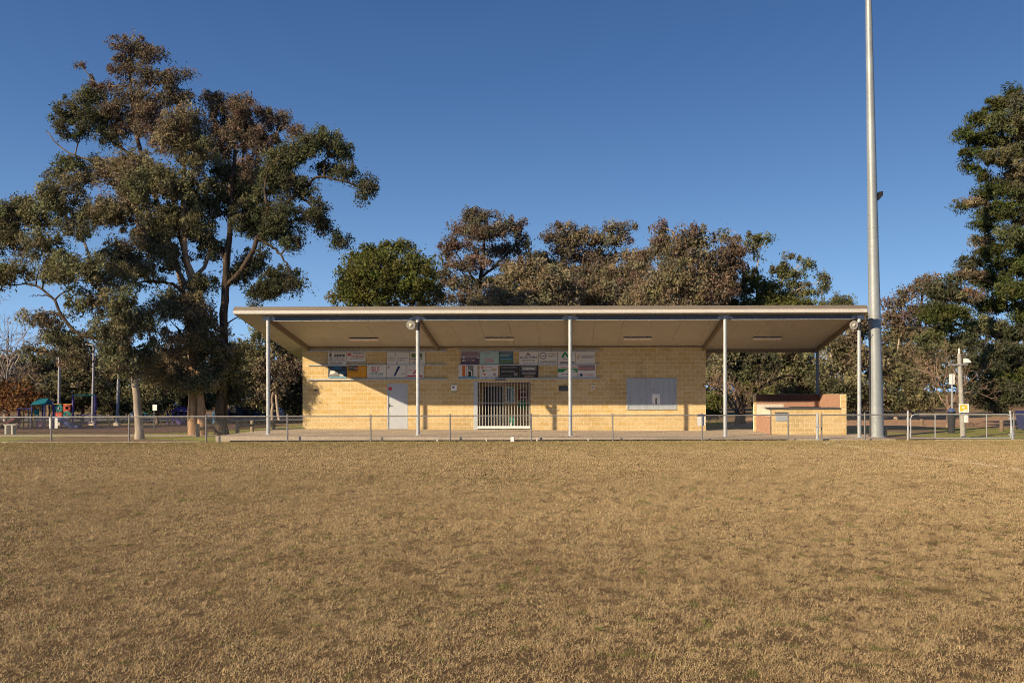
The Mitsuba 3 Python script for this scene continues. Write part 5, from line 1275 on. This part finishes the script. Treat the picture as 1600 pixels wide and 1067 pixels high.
# left background wood
lb = {**bgk, 'leaf': 0.20, 'spray': 0.5, 'per': 110}
tree('gum_tree', 'olive brown gum with slender pale stems just left of the wall', 'tree', 60, [[(437, 662), (432, 620), (426, 580), (420, 545)], [(425, 662), (427, 610), (430, 570)]], [[(426, 590), (400, 560)], [(430, 600), (450, 570)]],
     [(425, 530, 36, 14, 'olive'), (395, 550, 34, 16, 'olive'), (445, 548, 30, 18, 'tan'), (410, 575, 34, 18, 'tan'), (450, 580, 26, 20, 'brown'), (385, 590, 26, 20, 'olive'), (425, 605, 34, 16, 'brown'), (380, 545, 16, 10, 'green'), (465, 560, 20, 18, 'tan'), (405, 518, 20, 8, 'olive')], 'bark_pale', 'olive', r0=0.12, dens=1.0, gap=0.44, **lb)
tree('gum_tree', 'dark gum with one straight reddish stem beside the left wall corner', 'tree', 63, [[(460, 662), (459, 620), (458, 570), (456, 540)]], [[(458, 580), (440, 560)]],
     [(460, 600, 24, 18, 'dark'), (480, 590, 26, 26, 'dark'), (440, 625, 30, 16, 'dark'), (470, 635, 30, 16, 'dark'), (465, 545, 24, 14, 'brown'), (490, 560, 26, 26, 'tan'), (405, 630, 30, 15, 'olive')], 'bark_orange', 'dark', r0=0.12, dens=1.1, gap=0.40, **lb)
left = [('dark leafy gum behind the twin trunks', 62, 290, [(290, 590, 34, 26, 'olive'), (260, 615, 34, 22, 'dark'), (310, 620, 34, 22, 'dark'), (275, 560, 30, 18, 'olive'), (330, 600, 26, 22, 'dark'), (280, 640, 40, 12, 'dark')], 'dark'),
        ('dense olive gum right of the slim grey trunk', 58, 245, [(245, 585, 34, 24, 'olive'), (225, 610, 30, 22, 'olive'), (262, 600, 30, 20, 'olive'), (240, 630, 34, 14, 'dark'), (255, 555, 26, 16, 'tan')], 'olive'),
        ('olive gum behind the thick grey steel pole', 64, 178, [(178, 590, 32, 24, 'olive'), (160, 610, 30, 22, 'dark'), (196, 615, 26, 20, 'olive'), (175, 635, 40, 12, 'dark'), (180, 560, 28, 18, 'tan')], 'olive'),
        ('tan leaved gum behind the middle grey steel pole', 60, 128, [(128, 575, 30, 22, 'tan'), (110, 600, 28, 22, 'olive'), (145, 605, 26, 22, 'olive'), (125, 625, 36, 16, 'dark'), (120, 545, 26, 16, 'tan')], 'tan'),
        ('brown gum behind the teal playground roof', 66, 75, [(75, 575, 30, 16, 'brown'), (55, 590, 26, 16, 'tan'), (95, 595, 26, 20, 'olive'), (75, 612, 34, 16, 'brown'), (60, 560, 20, 8, 'olive')], 'brown'),
        ('dark gum beyond the shed right of the blackened trunk', 72, 372, [(372, 600, 28, 18, 'dark'), (355, 618, 24, 16, 'dark'), (392, 618, 26, 16, 'olive'), (372, 575, 22, 14, 'olive')], 'dark'),
        ('greyish thin gum at the far left edge', 70, 12, [(10, 572, 30, 14, 'grey'), (30, 585, 24, 14, 'grey'), (-10, 590, 30, 18, 'grey'), (15, 560, 20, 8, 'tan'), (-20, 560, 20, 20, 'grey')], 'grey')]
for lab, D, px, cl, cc in left:
    tree('gum_tree', lab, 'tree', D, [[(px, 662), (px + 1, 620), (px - 1, 590), (px, cl[0][1])]], [], cl, 'bark_brown', cc, r0=0.14, dens=1.15, gap=0.40, **lb)
tree('autumn_tree', 'low rust orange tree behind the left end of the playground', 'tree', 57, [[(30, 664), (30, 645), (31, 630), (30, 615)]], [], [(30, 610, 30, 12, 'orange'), (8, 618, 24, 14, 'orange'), (52, 620, 24, 12, 'orange'), (30, 630, 36, 12, 'orange'), (-18, 615, 26, 16, 'orange'), (10, 600, 20, 7, 'rust'), (62, 612, 14, 8, 'rust')], 'bark_brown', 'orange', r0=0.1, dens=1.0, gap=0.42, **lb)

# far wood that reads as one mass
r = np.random.default_rng(77)
n = 2400
wx = r.uniform(-110, 110, n)
wy = r.uniform(92, 125, n)
top = 5.0 + 4.5 * meshkit.fbm(np.stack([wx * 0.09, wy * 0.05, 0 * wx], 1), 3, 5)
wz = top * r.random(n) ** 0.75
m_ = 26
q = np.stack([wx, wy, wz], 1)
L = (q[:, None] + r.normal(size=(n, m_, 3)) * [0.8, 0.8, 0.6]).reshape(-1, 3)
cc = np.array([PAL['olive'], PAL['tan'], PAL['dark'], PAL['brown'], PAL['green']])[r.integers(0, 5, n)] * np.exp(r.normal(size=(n, 1)) * 0.25)
v, f, c = leaf_mesh(L, np.repeat(cc, m_, 0) * np.exp(r.normal(size=(len(L), 1)) * 0.2), 0.55, 0.5, 0.4, r)
one('far_wood', trimesh.Trimesh(v, f, process=False), 'leaf', 'continuous dark bushland beyond the car park', 'woodland', kind='stuff', color=c)
print('grass instances', gn, 'leaf triangles', sum(tn[1:]) + len(f), 'entries', len(scene))
